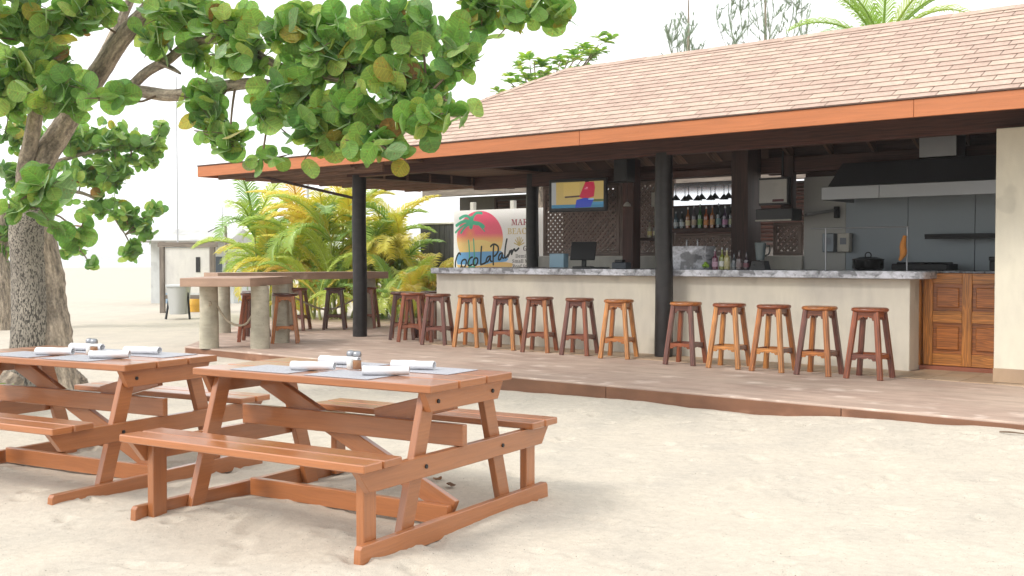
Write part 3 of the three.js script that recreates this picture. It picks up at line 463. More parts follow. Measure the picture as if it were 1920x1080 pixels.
function shaker(T, lx, lz, fill, label) {
  const g = thing('shaker', label, 'shaker', onTable(T, lx, lz), 0, 'salt and pepper shakers'); g.scale.setScalar(1.15);
  part('jar', lathe([[0, 0.001], [0.022, 0.001], [0.024, 0.006], [0.024, 0.05], [0.0195, 0.066], [0.0195, 0.072]], 16), shakerGlass, g);
  part('contents', lathe([[0, 0.005], [0.0205, 0.005], [0.0205, 0.048], [0, 0.05]], 14), std({ color: fill, roughness: 0.9 }), g);
  part('cap', lathe([[0.0205, 0.066], [0.0215, 0.07], [0.0215, 0.082], [0.017, 0.092], [0, 0.096]], 16), steel, g);
}
for (const [T, w] of [[T1, 'table clear of the tree'], [T2, 'table before the trunk']]) {
  const o = T === T1 ? 0.0 : 0.06;
  placemat(T, -0.36 + o, 0.205, 0, `grey placemat on the ${w}, sand side, away from the shakers`); placemat(T, 0.20 + o, 0.205, 0, `grey placemat on the ${w}, sand side, next to the shakers`);
  placemat(T, -0.20 + o, -0.205, 0, `grey placemat on the ${w}, bar side, left of the shakers`); placemat(T, 0.42 + o, -0.205, 0, `grey placemat on the ${w}, bar side, right of the shakers`);
  napkin(T, -0.13 + o, 0.16, 0.42, 0, `white napkin roll on the ${w}, sand side, left of the shakers`); napkin(T, 0.38 + o, 0.15, 0.55, 1, `white napkin roll on the ${w}, sand side, right of the shakers`);
  napkin(T, -0.22 + o, -0.17, 0.28, 2, `white napkin roll on the ${w}, bar side, left of the shakers`); napkin(T, 0.32 + o, -0.17, 0.30, 3, `white napkin roll on the ${w}, bar side, right of the shakers`);
  shaker(T, 0.055 + o, 0.0, lin(0.30, 0.14, 0.06), `glass shaker of brown pepper on the ${w}`); shaker(T, 0.0 + o, -0.012, lin(0.78, 0.78, 0.76), `glass shaker of white salt on the ${w}`);
}
// ---------------------------------------------------------------- bar stools
const scallop = (w0, w1, h, up) => { // apron outline: straight top, wavy lower edge; w0 top half width, w1 lower half width
  const p = [[-w0, h], [w0, h], [w1, 0]]; for (const [f, y] of [[0.72, 0.004], [0.6, 0.35], [0.42, 0.30], [0.30, 0.5], [0.15, 0.36], [0, 0.30], [-0.15, 0.36], [-0.30, 0.5], [-0.42, 0.30], [-0.6, 0.35], [-0.72, 0.004]]) p.push([w1 * f, h * y * up]); p.push([-w1, 0]); return p.reverse();
};
const seatGeo = lathe([[0, 0.686], [0.15, 0.686], [0.176, 0.691], [0.187, 0.702], [0.188, 0.715], [0.181, 0.727], [0.165, 0.732], [0.08, 0.733], [0, 0.733]], 30);
{ const P = seatGeo.attributes.position, U = seatGeo.attributes.uv; for (let i = 0; i < P.count; i++) U.setXY(i, P.getX(i), P.getZ(i) + P.getY(i)); }
const spread = y => 0.108 + (0.69 - y) / 0.69 * 0.070;       // distance of a leg's axis from the middle, along x and z
const legGeo = [0, 1, 2, 3].map(i => { const sx = i & 1 ? 1 : -1, sz = i & 2 ? 1 : -1; const d = V(sx * spread(0.345), 0, sz * spread(0.345)); return bar(V(sx * spread(0), 0, sz * spread(0)), V(sx * spread(0.692), 0.692, sz * spread(0.692)), 0.051, 0.051, 0.004, V(1, 0, 0)); });
const apronGeo = [0, 1, 2, 3].map(i => prism(scallop(0.092, 0.098, 0.085, 1), 0.02, 0.002).translate(0, 0.601, 0.110).rotateX(0.0).rotateY(i * Math.PI / 2));
const rungGeo = [0, 1, 2, 3].map(i => prism(scallop(0.126, 0.130, 0.066, 0.9), 0.02, 0.002).translate(0, 0.19, 0.153).rotateY(i * Math.PI / 2));
function stool(x, z, turn, seat, legs, apron, label, group) {
  const t = thing('bar_stool', label, 'stool', [x, 0, z], turn, group);
  part('seat', seatGeo, woods[seat], t); legGeo.forEach((g, i) => part('leg', g, woods[legs[i % legs.length]], t));
  apronGeo.forEach(g => part('apron', g, woods[apron], t)); rungGeo.forEach((g, i) => part('footrest_rail', g, woods[i % 2 ? apron : legs[i % legs.length]], t)); return t;
}
const gBar = 'stools along the bar counter', D = THREE.MathUtils.degToRad;
// legs order: back left, back right, front left, front right
for (const [x, z, a, s, l, ap, lab] of [
  [-4.36, -10.98, 26, 'red', ['plum', 'plum', 'red', 'red'], 'red', 'reddish bar stool next to the wooden half door'],
  [-4.91, -10.98, 24, 'amber', ['amber', 'plum', 'plum', 'amber'], 'brown', 'bar stool with amber seat and plum legs, second from the half door'],
  [-5.46, -11.02, 22, 'red', ['honey', 'amber', 'amber', 'honey'], 'brown', 'honey legged stool with dark red seat, third from the half door'],
  [-6.02, -11.04, 25, 'red', ['honey', 'amber', 'honey', 'honey'], 'brown', 'honey bar stool with dark seat, beside the plum stool by the round post'],
  [-6.60, -11.06, 22, 'amber', ['red', 'red', 'plum', 'plum'], 'plum', 'plum bar stool at the foot of the round post, on its door side'],
  [-7.66, -11.22, 27, 'amber', ['amber', 'honey', 'honey', 'honey'], 'amber', 'pale honey bar stool just past the round post, away from the door'],
  [-8.31, -11.28, 24, 'brown', ['brown', 'plum', 'plum', 'red'], 'plum', 'plum-brown bar stool beside the pale honey one'],
  [-8.97, -11.28, 26, 'brown', ['brown', 'red', 'brown', 'amber'], 'brown', 'brown bar stool with one amber leg, third from the round post'],
  [-9.57, -11.30, 24, 'brown', ['brown', 'amber', 'plum', 'honey'], 'plum', 'dark bar stool with one honey leg, fourth from the round post'],
  [-10.24, -11.32, 22, 'amber', ['amber', 'honey', 'honey', 'honey'], 'brown', 'honey bar stool with brown apron, fifth from the round post'],
  [-10.88, -11.32, 25, 'brown', ['plum', 'brown', 'plum', 'plum'], 'plum', 'plum-brown bar stool before the corner of the counter'],
  [-11.55, -11.48, 30, 'red', ['brown', 'red', 'red', 'red'], 'red', 'reddish bar stool just round the counter corner, in a cluster'],
  [-12.00, -11.70, 40, 'dark', ['brown', 'dark', 'dark', 'brown'], 'dark', 'dark brown bar stool on the outside of the corner cluster'],
  [-11.85, -12.20, 15, 'dark', ['plum', 'brown', 'plum', 'brown'], 'brown', 'dark bar stool behind the reddish one in the corner cluster'],
  [-11.75, -12.85, 12, 'amber', ['amber', 'honey', 'amber', 'honey'], 'amber', 'amber bar stool at the short side of the counter']]) stool(x, z, Math.atan2(-x, -z) - D(23) + D((a - 24) * 1.2), s, l, ap, lab, gBar);
const gHigh = 'stools at the high tables';
for (const [x, z, a, s, l, ap, lab] of [
  [-13.40, -9.95, 34, 'brown', ['brown', 'red', 'red', 'amber'], 'red', 'reddish stool under the high table on thick concrete legs, behind the rope'],
  [-14.05, -10.45, 20, 'dark', ['dark', 'brown', 'brown', 'brown'], 'brown', 'dark stool half hidden behind the reddish one at the high table'],
  [-12.80, -10.08, 44, 'dark', ['amber', 'honey', 'amber', 'amber'], 'amber', 'amber stool with dark seat beside the concrete leg of the high table'],
  [-14.98, -12.05, 22, 'brown', ['brown', 'brown', 'red', 'red'], 'brown', 'red-brown stool at the long high table, next to its middle leg'],
  [-14.62, -12.60, 40, 'dark', ['dark', 'brown', 'dark', 'dark'], 'dark', 'dark stool alone at the long high table, seen against the palms'],
  [-14.50, -13.25, 30, 'brown', ['brown', 'brown', 'red', 'red'], 'brown', 'brown stool at the end of the long high table, behind the round post']]) stool(x, z, Math.atan2(-x, -z) - D(14) + D((a - 30) * 0.8), s, l, ap, lab, gHigh);
// ---------------------------------------------------------------- high tables on concrete legs
const cyl = (x, z, y0, y1, r, s) => limb([V(x, y0, z), V(x + 0.005, (y0 + y1) / 2, z), V(x, y1, z)], [r * 1.06, r, r * 0.98], 20, 0.035, s, 16);
const latd = (l, d) => V(0, 0, 0).addScaledVector(V(RGT.x, 0, RGT.z), l).addScaledVector(V(FWD.x, 0, FWD.z).normalize(), d);
{
  const t = thing('high_table', 'thick-topped high table on round concrete legs tied with a rope', 'table');
  const c = [latd(-4.42, 14.45), latd(-3.50, 14.45), latd(-3.30, 16.2), latd(-4.46, 16.2)];
  const s = new THREE.Shape(c.map(p => new THREE.Vector2(p.x, -p.z)));
  part('table_top', plain(new THREE.ExtrudeGeometry(s, { depth: 0.10, bevelEnabled: true, bevelSize: 0.008, bevelThickness: 0.008, bevelSegments: 2 }).rotateX(-Math.PI / 2).translate(0, 0.872, 0)), slabMat, t);
  const L = [latd(-4.20, 15.0), latd(-3.48, 14.95), latd(-4.46, 16.75), latd(-3.42, 16.0)];
  L.forEach((p, i) => { if (i !== 2) part('leg', cyl(p.x, p.z, 0, 0.864, 0.125, 20 + i), concrete, t); });
  const rp = (a, b, sag) => limb([a, a.clone().lerp(b, 0.25).setY(a.y - sag * 0.72), a.clone().lerp(b, 0.5).setY(a.y - sag), a.clone().lerp(b, 0.75).setY(b.y - sag * 0.72), b], [0.016, 0.016], 8, 0.15, 4, 24);
  part('rope', rp(V(L[0].x + 0.09, 0.62, L[0].z - 0.05), V(L[1].x - 0.1, 0.55, L[1].z), 0.30), rope, t);
  part('rope_knot', new THREE.TorusKnotGeometry(0.025, 0.012, 30, 6).translate(L[0].x + 0.10, 0.62, L[0].z + 0.06), rope, t);
}
{
  const t = thing('high_table', 'long high table on concrete legs before the yellow palms', 'table');
  const a = latd(-5.0, 18.0), b = latd(-2.42, 19.75), n = V(-(b.z - a.z), 0, b.x - a.x).normalize().multiplyScalar(0.34);
  const c = [a.clone().add(n), b.clone().add(n), b.clone().sub(n), a.clone().sub(n)];
  part('table_top', plain(new THREE.ExtrudeGeometry(new THREE.Shape(c.map(p => new THREE.Vector2(p.x, -p.z))), { depth: 0.11, bevelEnabled: true, bevelSize: 0.006, bevelThickness: 0.006, bevelSegments: 2 }).rotateX(-Math.PI / 2).translate(0, 0.89, 0)), slabMat, t);
  for (const f of [0.06, 0.42, 0.93]) { const p = a.clone().lerp(b, f); part('leg', cyl(p.x, p.z, 0, 0.884, 0.13, 30 + f * 10), concrete, t); }
  const p0 = a.clone().lerp(b, 0.42), p1 = a.clone().lerp(b, 0.93);
  part('rope', limb([V(p0.x + 0.1, 0.6, p0.z), p0.clone().lerp(p1, 0.5).setY(0.34), V(p1.x - 0.1, 0.6, p1.z)], [0.016, 0.016], 8, 0.1, 6, 20), rope, t);
}
// ---------------------------------------------------------------- things on and behind the counter
solo('cash_box', [box(-0.13, 0.13, 0, 0.2, -0.06, 0.06, 0.008)], std({ color: lin(0.24, 0.38, 0.48), roughness: 0.5 }), 'blue-grey cash box at the end of the counter', 'cash box').position.set(-9.40, 1.112, -12.26);
{
  const t = thing('till_monitor', 'tilted black till monitor on the counter beside the blue box', 'monitor', [-9.0, 1.102, -12.3], 0.35);
  part('base', cbox(0.26, 0.03, 0.22, 0.006).translate(0, 0.016, 0), blackPlastic, t); part('stand', bar(V(0, 0.03, -0.03), V(0, 0.2, -0.06), 0.05, 0.06), blackPlastic, t);
  part('display', cbox(0.36, 0.27, 0.03, 0.006).rotateX(-0.35).translate(0, 0.245, 0), blackPlastic, t); part('keyboard', cbox(0.34, 0.02, 0.14, 0.004).translate(0.2, 0.012, 0.02), blackPlastic, t);
}
{
  const t = thing('receipt_printer', 'small dark receipt printer on the counter', 'printer', [-8.30, 1.102, -12.22], 0.1);
  part('body', cbox(0.22, 0.085, 0.16, 0.01).translate(0, 0.044, 0), std({ color: lin(0.05, 0.06, 0.075), roughness: 0.5 }), t); part('lid', cbox(0.12, 0.035, 0.1, 0.008).translate(-0.03, 0.105, -0.01), blackPlastic, t);
}
{
  const t = thing('granite_block', 'grey granite box on the counter by the round post', 'box', [-7.22, 1.102, -12.28]);
  part('body', cbox(0.50, 0.30, 0.26, 0.006).translate(0, 0.15, 0), granite, t); for (const x of [-0.1, 0.06]) part('tap', [new THREE.CylinderGeometry(0.01, 0.012, 0.07, 8).translate(x, 0.335, 0), new THREE.SphereGeometry(0.014, 8, 6).translate(x, 0.372, 0)], steel, t);
}
function bottle(x, y, z, h, r, body, lab, cap, label, group, neck = 0.4) {
  const t = thing('bottle', label, 'bottle', [x, y, z], 0, group);
  part('glass', lathe([[0, 0], [r * 0.92, 0], [r, 0.008], [r, h * (0.96 - neck)], [r * 0.82, h * (1.02 - neck)], [r * 0.34, h * (1.12 - neck * 0.98)], [r * 0.30, h * 0.93], [r * 0.34, h * 0.95], [r * 0.34, h * 0.965]], 14), body, t);
  part('label', new THREE.CylinderGeometry(r * 1.02, r * 1.02, h * 0.25, 14, 1, true).translate(0, h * 0.27, 0), lab, t);
  part('cap', new THREE.CylinderGeometry(r * 0.3, r * 0.36, h * 0.1, 10).translate(0, h * 0.955 + h * 0.03, 0), cap, t);
}
const liq = (r, g, b) => phys({ color: lin(r, g, b), roughness: 0.06, clearcoat: 1, clearcoatRoughness: 0.03 }), lbl = (r, g, b) => std({ color: lin(r, g, b), roughness: 0.6 });
const shelfKinds = [['clear', 'pale lilac', [0.35, 0.36, 0.42], [0.6, 0.6, 0.65]], ['dark blue', 'white', [0.05, 0.10, 0.13], [0.6, 0.65, 0.68]], ['green-black', 'pale blue', [0.03, 0.05, 0.05], [0.65, 0.75, 0.78]], ['amber', 'cream', [0.35, 0.13, 0.03], [0.8, 0.7, 0.45]], ['smoky', 'beige', [0.12, 0.10, 0.11], [0.55, 0.45, 0.36]], ['green', 'green', [0.04, 0.13, 0.04], [0.25, 0.45, 0.15]], ['orange', 'orange', [0.35, 0.09, 0.03], [0.7, 0.3, 0.12]], ['amber brown', 'orange', [0.28, 0.10, 0.03], [0.7, 0.4, 0.18]], ['black', 'teal', [0.02, 0.03, 0.035], [0.25, 0.4, 0.42]], ['violet', 'pink', [0.08, 0.05, 0.10], [0.6, 0.3, 0.5]], ['black', 'pale green', [0.025, 0.03, 0.03], [0.55, 0.6, 0.4]], ['red', 'white', [0.22, 0.02, 0.02], [0.6, 0.5, 0.45]]];
shelfKinds.forEach(([a, b, c, d], i) => bottle(-8.77 + i * 0.104, 1.692, -14.22, (i === 1 || i === 2 ? 0.25 : 0.31 + 0.02 * (i % 3)), 0.036, liq(...c), lbl(...d), i % 3 ? steel : lbl(0.7, 0.7, 0.7), `${a} liquor bottle with ${b} label on the dark back shelf`, 'bottles on the back shelf'));
[['clear', 'yellow', [0.4, 0.36, 0.25], [0.7, 0.6, 0.25]], ['dark', 'cream', [0.05, 0.04, 0.03], [0.7, 0.65, 0.45]], ['brown', 'gold', [0.15, 0.06, 0.03], [0.6, 0.5, 0.2]]].forEach(([a, b, c, d], i) => bottle(-9.15 + i * 0.105, 1.562, -14.24, 0.26, 0.036, liq(...c), lbl(...d), blackPlastic, `${a} bottle with ${b} label on the short side shelf by the column`, 'bottles on the side shelf'));
[['plum', 'pink', [0.16, 0.04, 0.08], [0.55, 0.35, 0.45], 0.25], ['lime green', 'white', [0.22, 0.25, 0.03], [0.8, 0.8, 0.76], 0.27], ['straw', 'cream', [0.40, 0.36, 0.15], [0.5, 0.45, 0.25], 0.26], ['dark grey', 'grey', [0.06, 0.07, 0.08], [0.2, 0.22, 0.24], 0.2], ['brown glass', 'dark', [0.09, 0.06, 0.06], [0.25, 0.2, 0.2], 0.23], ['blackish', 'dark red', [0.05, 0.03, 0.04], [0.2, 0.08, 0.1], 0.21]].forEach(([a, b, c, d, h], i) => bottle(-6.86 + i * 0.085, 1.102, -12.2 - 0.03 * (i % 2), h, 0.038, liq(...c), lbl(...d), i < 3 ? steel : blackPlastic, `${a} mixer bottle with ${b} label standing on the counter`, 'mixer bottles on the counter'));
{
  const t = thing('lime_bowl', 'small glass bowl of green limes on the counter', 'bowl', [-6.97, 1.102, -12.16]);
  part('bowl', lathe([[0, 0.003], [0.03, 0.003], [0.055, 0.05], [0.052, 0.05], [0.03, 0.008], [0, 0.008]], 16), glass, t);
  for (const [x, y, z] of [[-0.02, 0.045, 0.01], [0.022, 0.045, -0.005], [0, 0.075, 0]]) part('lime', new THREE.SphereGeometry(0.024, 10, 8).scale(1.15, 1, 1).translate(x, y, z), std({ color: lin(0.25, 0.42, 0.04), roughness: 0.4 }), t);
}
{
  const t = thing('blender', 'bar blender with grey jug standing on the counter', 'blender', [-6.24, 1.102, -12.22], 0.1);
  part('base', [prism([[-0.105, 0], [0.105, 0], [0.075, 0.11], [-0.075, 0.11]], 0.18, 0.006)], blackPlastic, t); part('jug', lathe([[0.05, 0.115], [0.055, 0.14], [0.072, 0.33], [0.066, 0.335], [0, 0.34]], 14), std({ color: lin(0.10, 0.13, 0.14), roughness: 0.25 }), t); part('handle', limb([V(0.06, 0.3, 0), V(0.115, 0.29, 0), V(0.11, 0.2, 0), V(0.06, 0.17, 0)], [0.01, 0.01], 6), blackPlastic, t);
  for (const x of [-0.05, 0.05]) part('knob', new THREE.CylinderGeometry(0.016, 0.016, 0.015, 10).rotateX(Math.PI / 2).translate(x, 0.06, 0.095), blackIron, t);
}
{
  const t = thing('glass_rail', 'thin steel rail on posts above the kitchen end of the counter', 'rail');
  const tube = (a, b, r = 0.009) => limb([a, a.clone().lerp(b, 0.5), b], [r, r], 8);
  part('top_rail', tube(V(-5.62, 1.60, -12.3), V(-4.44, 1.60, -12.3)), steel, t); part('upright', tube(V(-5.43, 1.10, -12.3), V(-5.43, 1.60, -12.3)), steel, t); part('upright', tube(V(-4.46, 1.10, -12.3), V(-4.46, 1.60, -12.3)), steel, t);
}
solo('orange_cloth', limb([V(-4.475, 1.50, -12.27), V(-4.50, 1.38, -12.27), V(-4.49, 1.30, -12.26), V(-4.53, 1.22, -12.27)], [0.018, 0.035, 0.04, 0.016], 10, 0.3, 8, 16), std({ color: lin(0.55, 0.22, 0.05), roughness: 0.9 }), 'orange cloth hanging on the upright of the steel rail', 'cloth');
{
  const t = thing('cooking_pot', 'large black cooking pot behind the counter', 'pot', [-5.55, 1.092, -13.9]);
  part('pot', lathe([[0, 0], [0.17, 0], [0.2, 0.02], [0.2, 0.13], [0.21, 0.14], [0.1, 0.17], [0, 0.175]], 24), phys({ color: lin(0.02, 0.02, 0.022), roughness: 0.2 }), t); part('handle', new THREE.TorusGeometry(0.04, 0.008, 6, 12).translate(0, 0.19, 0), blackIron, t);
}
{ const t = thing('griddle_stove', 'flat black griddle stove standing on the kitchen counter', 'stove', [-4.85, 1.092, -14.0]); part('body', cbox(0.7, 0.08, 0.42, 0.008).translate(0, 0.041, 0), blackIron, t); part('grate', [0, 1, 2, 3, 4, 5].map(i => cbox(0.012, 0.02, 0.4, 0.002).translate(-0.28 + i * 0.112, 0.092, 0)), blackIron, t); }
{ const t = thing('counter_grill', 'dark counter-top grill against the steel wall', 'grill', [-3.85, 1.092, -14.0]); part('body', cbox(0.34, 0.12, 0.3, 0.008).translate(0, 0.061, 0), blackIron, t); part('lid', cbox(0.36, 0.05, 0.3, 0.01).translate(0, 0.147, 0), blackPlastic, t); }
for (const [x, l] of [[-6.30, 'grey paper towel box fixed to the steel wall'], [-6.08, 'white soap dispenser with a grey label on the steel wall']]) { const t = thing('dispenser', l, 'dispenser', [x, 1.46, -14.40]); part('case', cbox(0.17, 0.26, 0.12, 0.01), x < -6.2 ? steelWall : whitePaint, t); part('label_plate', cbox(0.09, 0.09, 0.004, 0.001).translate(0, 0.02, 0.063), lbl(0.25, 0.27, 0.3), t); }
{ const t = thing('hanging_cabinet', 'white-fronted hanging screen cabinet between the dark columns', 'cabinet', [-6.86, 2.17, -13.85]); part('front', cbox(0.41, 0.32, 0.02, 0.003).translate(0, 0, 0.05), std({ color: lin(0.62, 0.63, 0.64), roughness: 0.35, map: plasterTex }), t); part('case', cbox(0.45, 0.38, 0.08, 0.006), blackPlastic, t); part('sticker', cbox(0.17, 0.035, 0.003, 0.001).translate(0.08, -0.13, 0.062), lbl(0.10, 0.03, 0.04), t); part('hanger', bar(V(0.12, 0.19, 0), V(0.12, 0.55, 0), 0.02, 0.02), blackIron, t); }
{ const t = thing('shelf_hood', 'dark shelf hood with a pale strip along its lower edge', 'shelf', [-6.80, 1.84, -13.85]); part('hood', cbox(0.55, 0.16, 0.3, 0.006), blackPlastic, t); part('strip', cbox(0.53, 0.02, 0.02, 0.003).translate(0, -0.075, 0.165), whitePaint, t); }
{ const t = thing('wall_arm', 'small steel wall arm with a dark bracket above the rail', 'bracket', [-6.32, 1.88, -14.2]); part('arm', bar(V(-0.2, -0.03, 0.1), V(0.1, 0.03, -0.2), 0.04, 0.08), steel, t); part('bracket', cbox(0.05, 0.16, 0.1, 0.006).translate(0.12, 0, -0.2), blackIron, t); }
for (let i = 0; i < 5; i++) { // stemmed glasses hung upside down in front of the mirror
  const t = thing('hanging_glass', 'dark stemmed cocktail glass hung upside down before the pale panel', 'glass', [-8.72 + i * 0.225, 2.33, -14.30], 0, 'cocktail glasses hung over the bottles');
  part('bowl', lathe([[0.075, -0.20], [0.072, -0.198], [0.006, -0.115]], 18), std({ color: lin(0.04, 0.045, 0.05), roughness: 0.15, side: THREE.DoubleSide }), t); part('stem', new THREE.CylinderGeometry(0.005, 0.005, 0.115, 8).translate(0, -0.06, 0), blackIron, t); part('foot', new THREE.CylinderGeometry(0.036, 0.036, 0.004, 16).translate(0, -0.002, 0), blackIron, t);
}
{ const t = thing('pendant_lamp', 'small white cone lamp on the dark column by the television', 'lamp', [-9.30, 2.07, -13.84]); part('shade', lathe([[0.062, -0.03], [0.05, 0.0], [0.015, 0.035], [0, 0.036]], 16), whitePaint, t); part('cord', new THREE.CylinderGeometry(0.004, 0.004, 0.3, 6).translate(0, 0.18, 0), blackIron, t); }
// ---------------------------------------------------------------- painted sign board
{
  const t = thing('sign_board', 'white painted board with a palm, sunset circle and CocoLaPalm lettering', 'sign', [-13.55, 0, -16.0], 0);
  const paintSign = canvasTex(2048, 1024, (c, w, h) => {
    // board 2.74 m x 1.37 m; left half carries the emblem
    c.fillStyle = '#f4f3f1'; c.fillRect(0, 0, w, h); const k = 1024 / 1.37 / 1.0;
    const X = v => v * 1.0, cx = 520, cy = 420, R = 455;
    // sea and sand below the sun
    c.save(); c.beginPath(); c.ellipse(cx, cy + 20, R, R * 0.94, 0, 0, 7); c.clip();
    const g = c.createLinearGradient(0, 0, 0, 700); g.addColorStop(0, '#f0587c'); g.addColorStop(0.52, '#f26f85'); g.addColorStop(0.64, '#f6b27c'); g.addColorStop(0.74, '#f5d08a'); g.addColorStop(1, '#f4cf83'); c.fillStyle = g; c.fillRect(0, 0, 1100, 720);
    c.fillStyle = '#f4d58c'; c.beginPath(); c.ellipse(cx, 640, 330, 175, 0, 0, 7); c.fill(); c.restore();
    c.fillStyle = '#74aee0'; c.beginPath(); c.moveTo(90, 660); c.lineTo(940, 640); c.quadraticCurveTo(1000, 720, 1080, 760); c.lineTo(1040, 800); c.lineTo(620, 850); c.lineTo(80, 850); c.quadraticCurveTo(40, 790, 90, 660); c.fill();
    c.fillStyle = '#f3cd86'; c.beginPath(); c.moveTo(60, 850); c.quadraticCurveTo(400, 900, 640, 850); c.quadraticCurveTo(900, 780, 1160, 830); c.quadraticCurveTo(1180, 920, 900, 945); c.lineTo(300, 960); c.quadraticCurveTo(80, 940, 60, 850); c.fill();
    // orange bunch and green palm
    const o = c.createRadialGradient(330, 370, 10, 330, 370, 120); o.addColorStop(0, '#f39a6e'); o.addColorStop(1, 'rgba(243,154,110,0)'); c.fillStyle = o; c.fillRect(180, 240, 300, 280);
    c.strokeStyle = '#4fb592'; c.lineCap = 'round';
    const frond = (x0, y0, x1, y1, x2, y2, wd) => { c.lineWidth = wd; c.beginPath(); c.moveTo(x0, y0); c.quadraticCurveTo(x1, y1, x2, y2); c.stroke(); };
    frond(365, 190, 300, 20, 130, 120, 46); frond(365, 190, 400, 0, 560, 50, 44); frond(360, 200, 250, 120, 60, 230, 50); frond(360, 200, 200, 200, 40, 340, 34); frond(360, 210, 500, 170, 600, 260, 52); frond(350, 220, 240, 220, 150, 350, 34); frond(365, 200, 460, 160, 620, 330, 22); frond(365, 120, 370, 180, 350, 260, 70); frond(240, 160, 330, 180, 480, 210, 60);
    frond(300, 470, 330, 640, 312, 900, 22); frond(400, 450, 420, 640, 420, 900, 22); frond(300, 900, 380, 860, 470, 920, 20); frond(420, 860, 360, 940, 260, 930, 18);
    // brushed name
    c.strokeStyle = '#1b2126'; c.lineWidth = 28; c.lineJoin = 'round';
    const path = (...p) => { c.beginPath(); c.moveTo(p[0], p[1]); for (let i = 2; i < p.length; i += 4) c.quadraticCurveTo(p[i], p[i + 1], p[i + 2], p[i + 3]); c.stroke(); };
    path(135, 690, 120, 640, 80, 700, 20, 800, 35, 920, 60, 980, 150, 890);                 // C
    path(225, 770, 140, 780, 160, 880, 200, 930, 245, 860, 275, 780, 225, 770);            // o
    path(375, 735, 320, 740, 290, 820, 280, 900, 370, 850);                                 // c
    path(450, 745, 380, 760, 400, 850, 440, 890, 480, 820, 500, 750, 450, 745);            // o
    path(560, 570, 545, 700, 545, 850, 620, 840, 660, 800);                                 // L
    path(735, 720, 660, 720, 650, 800, 670, 840, 735, 730, 720, 800, 760, 800);            // a
    path(800, 540, 780, 700, 790, 850); path(740, 570, 800, 500, 880, 570, 910, 660, 810, 720);   // P
    path(960, 670, 890, 680, 890, 770, 930, 800, 965, 680, 950, 750, 985, 750);            // a
    path(1050, 460, 1010, 600, 1010, 740, 1030, 760, 1070, 700);                            // l
    path(1110, 640, 1090, 680, 1070, 730); path(1075, 720, 1140, 600, 1150, 640, 1130, 690, 1140, 690, 1180, 590, 1200, 620, 1200, 670, 1270, 600);  // m
    // lettering, cut by the post
    c.fillStyle = '#a03a4a'; c.font = 'bold 128px serif'; c.fillText('MARI', 1130, 250); c.fillStyle = '#d9c58e'; c.font = 'bold 128px serif'; c.fillText('BEACH', 1060, 385);
    c.strokeStyle = '#cdb877'; c.lineWidth = 16; for (let i = -3; i <= 3; i++) { c.beginPath(); c.moveTo(1280, 560); c.lineTo(1280 + Math.sin(i * 0.42) * 95, 560 - Math.cos(i * 0.42) * 130); c.stroke(); }
    c.fillStyle = '#55404a'; c.font = 'bold 104px serif'; c.fillText('G', 1350, 640); c.fillStyle = '#6d6a6c'; c.font = 'bold 74px serif'; c.fillText('Demil', 1210, 745); c.fillText('Small Mu', 1150, 822); c.fillText('Roof St', 1155, 900);
    c.fillStyle = '#3c7f9c'; c.font = 'bold 52px sans-serif'; c.fillText('S', 60, 1010);
    c.fillStyle = 'rgba(120,160,190,0.5)'; c.fillRect(130, 985, 700, 16);
  });
  const W = 2.74, H = 1.30, x0 = -1.37;
  const face = new THREE.PlaneGeometry(W - 0.008, H - 0.008).translate(0, 1.55, 0.0215);
  part('board', cbox(W, H, 0.04, 0.003).translate(0, 1.55, 0), whitePaint, t);
  part('painted_face', face, std({ map: paintSign, roughness: 0.55 }), t, 'palm and sunset emblem with black brushed lettering');
  for (const x of [-0.92, 0.12, 1.1]) part('post', upbox(x - 0.045, x + 0.045, -0.12, 2.36, -0.115, -0.025), whitePaint, t);
}
// ---------------------------------------------------------------- house behind the sign
{
  const t = thing('back_house', 'low dark wooden house with louvred shutters behind the sign board', 'building', [0, 0, 0]);
  part('wall', box(-18.2, -7.0, -0.15, 2.75, -19.9, -19.7, 0.01), std({ color: lin(0.20, 0.19, 0.19), map: plasterTex, roughness: 0.9 }), t);
  part('eave_beam', box(-18.6, -7.0, 2.72, 2.98, -18.95, -18.8, 0.008), greyWood, t); part('eave_soffit', box(-18.6, -7.0, 2.98, 3.04, -19.9, -18.75, 0.004), joistWood, t);
  for (let i = 0; i < 7; i++) { const x = -17.0 + i * 1.15; const f = part('louvre_shutter', [upbox(x, x + 0.06, 1.5, 2.7, -19.69, -19.63), upbox(x + 1.05, x + 1.11, 1.5, 2.7, -19.69, -19.63), box(x, x + 1.11, 2.64, 2.7, -19.69, -19.64), box(x, x + 1.11, 1.5, 1.56, -19.69, -19.64)], darkWood, t); for (let k = 0; k < 13; k++) part('slat', cbox(0.98, 0.07, 0.012, 0.002).rotateX(0.6).translate(x + 0.555, 1.62 + k * 0.08, -19.665), beamWood, f); }
  part('roof', [prism([[-18.7, 3.045], [-21.9, 5.1], [-22.0, 5.04], [-18.7, 2.99]].map(p => [-p[0], p[1]]), 12, 0.002).rotateY(Math.PI / 2).translate(-12.6, 0, 0)], std({ color: lin(0.16, 0.10, 0.08), map: shingleTex, roughness: 0.9 }), t);
  const f = thing('screen_fence', 'dark grey board fence between the palms and the sign', 'fence', [0, 0, 0]);
  for (let i = 0; i < 16; i++) part('board', upbox(-17.3 + i * 0.15, -17.3 + i * 0.15 + 0.145, -0.15, 2.0, -17.45 - 0.004 * (i % 2), -17.43, 0.003), std({ color: lin(0.10, 0.10, 0.105), map: darkGrain, roughness: 0.8 }), f);
  part('cap_rail', box(-17.35, -14.85, 2.002, 2.04, -17.5, -17.40, 0.004), whitePaint, f);
}
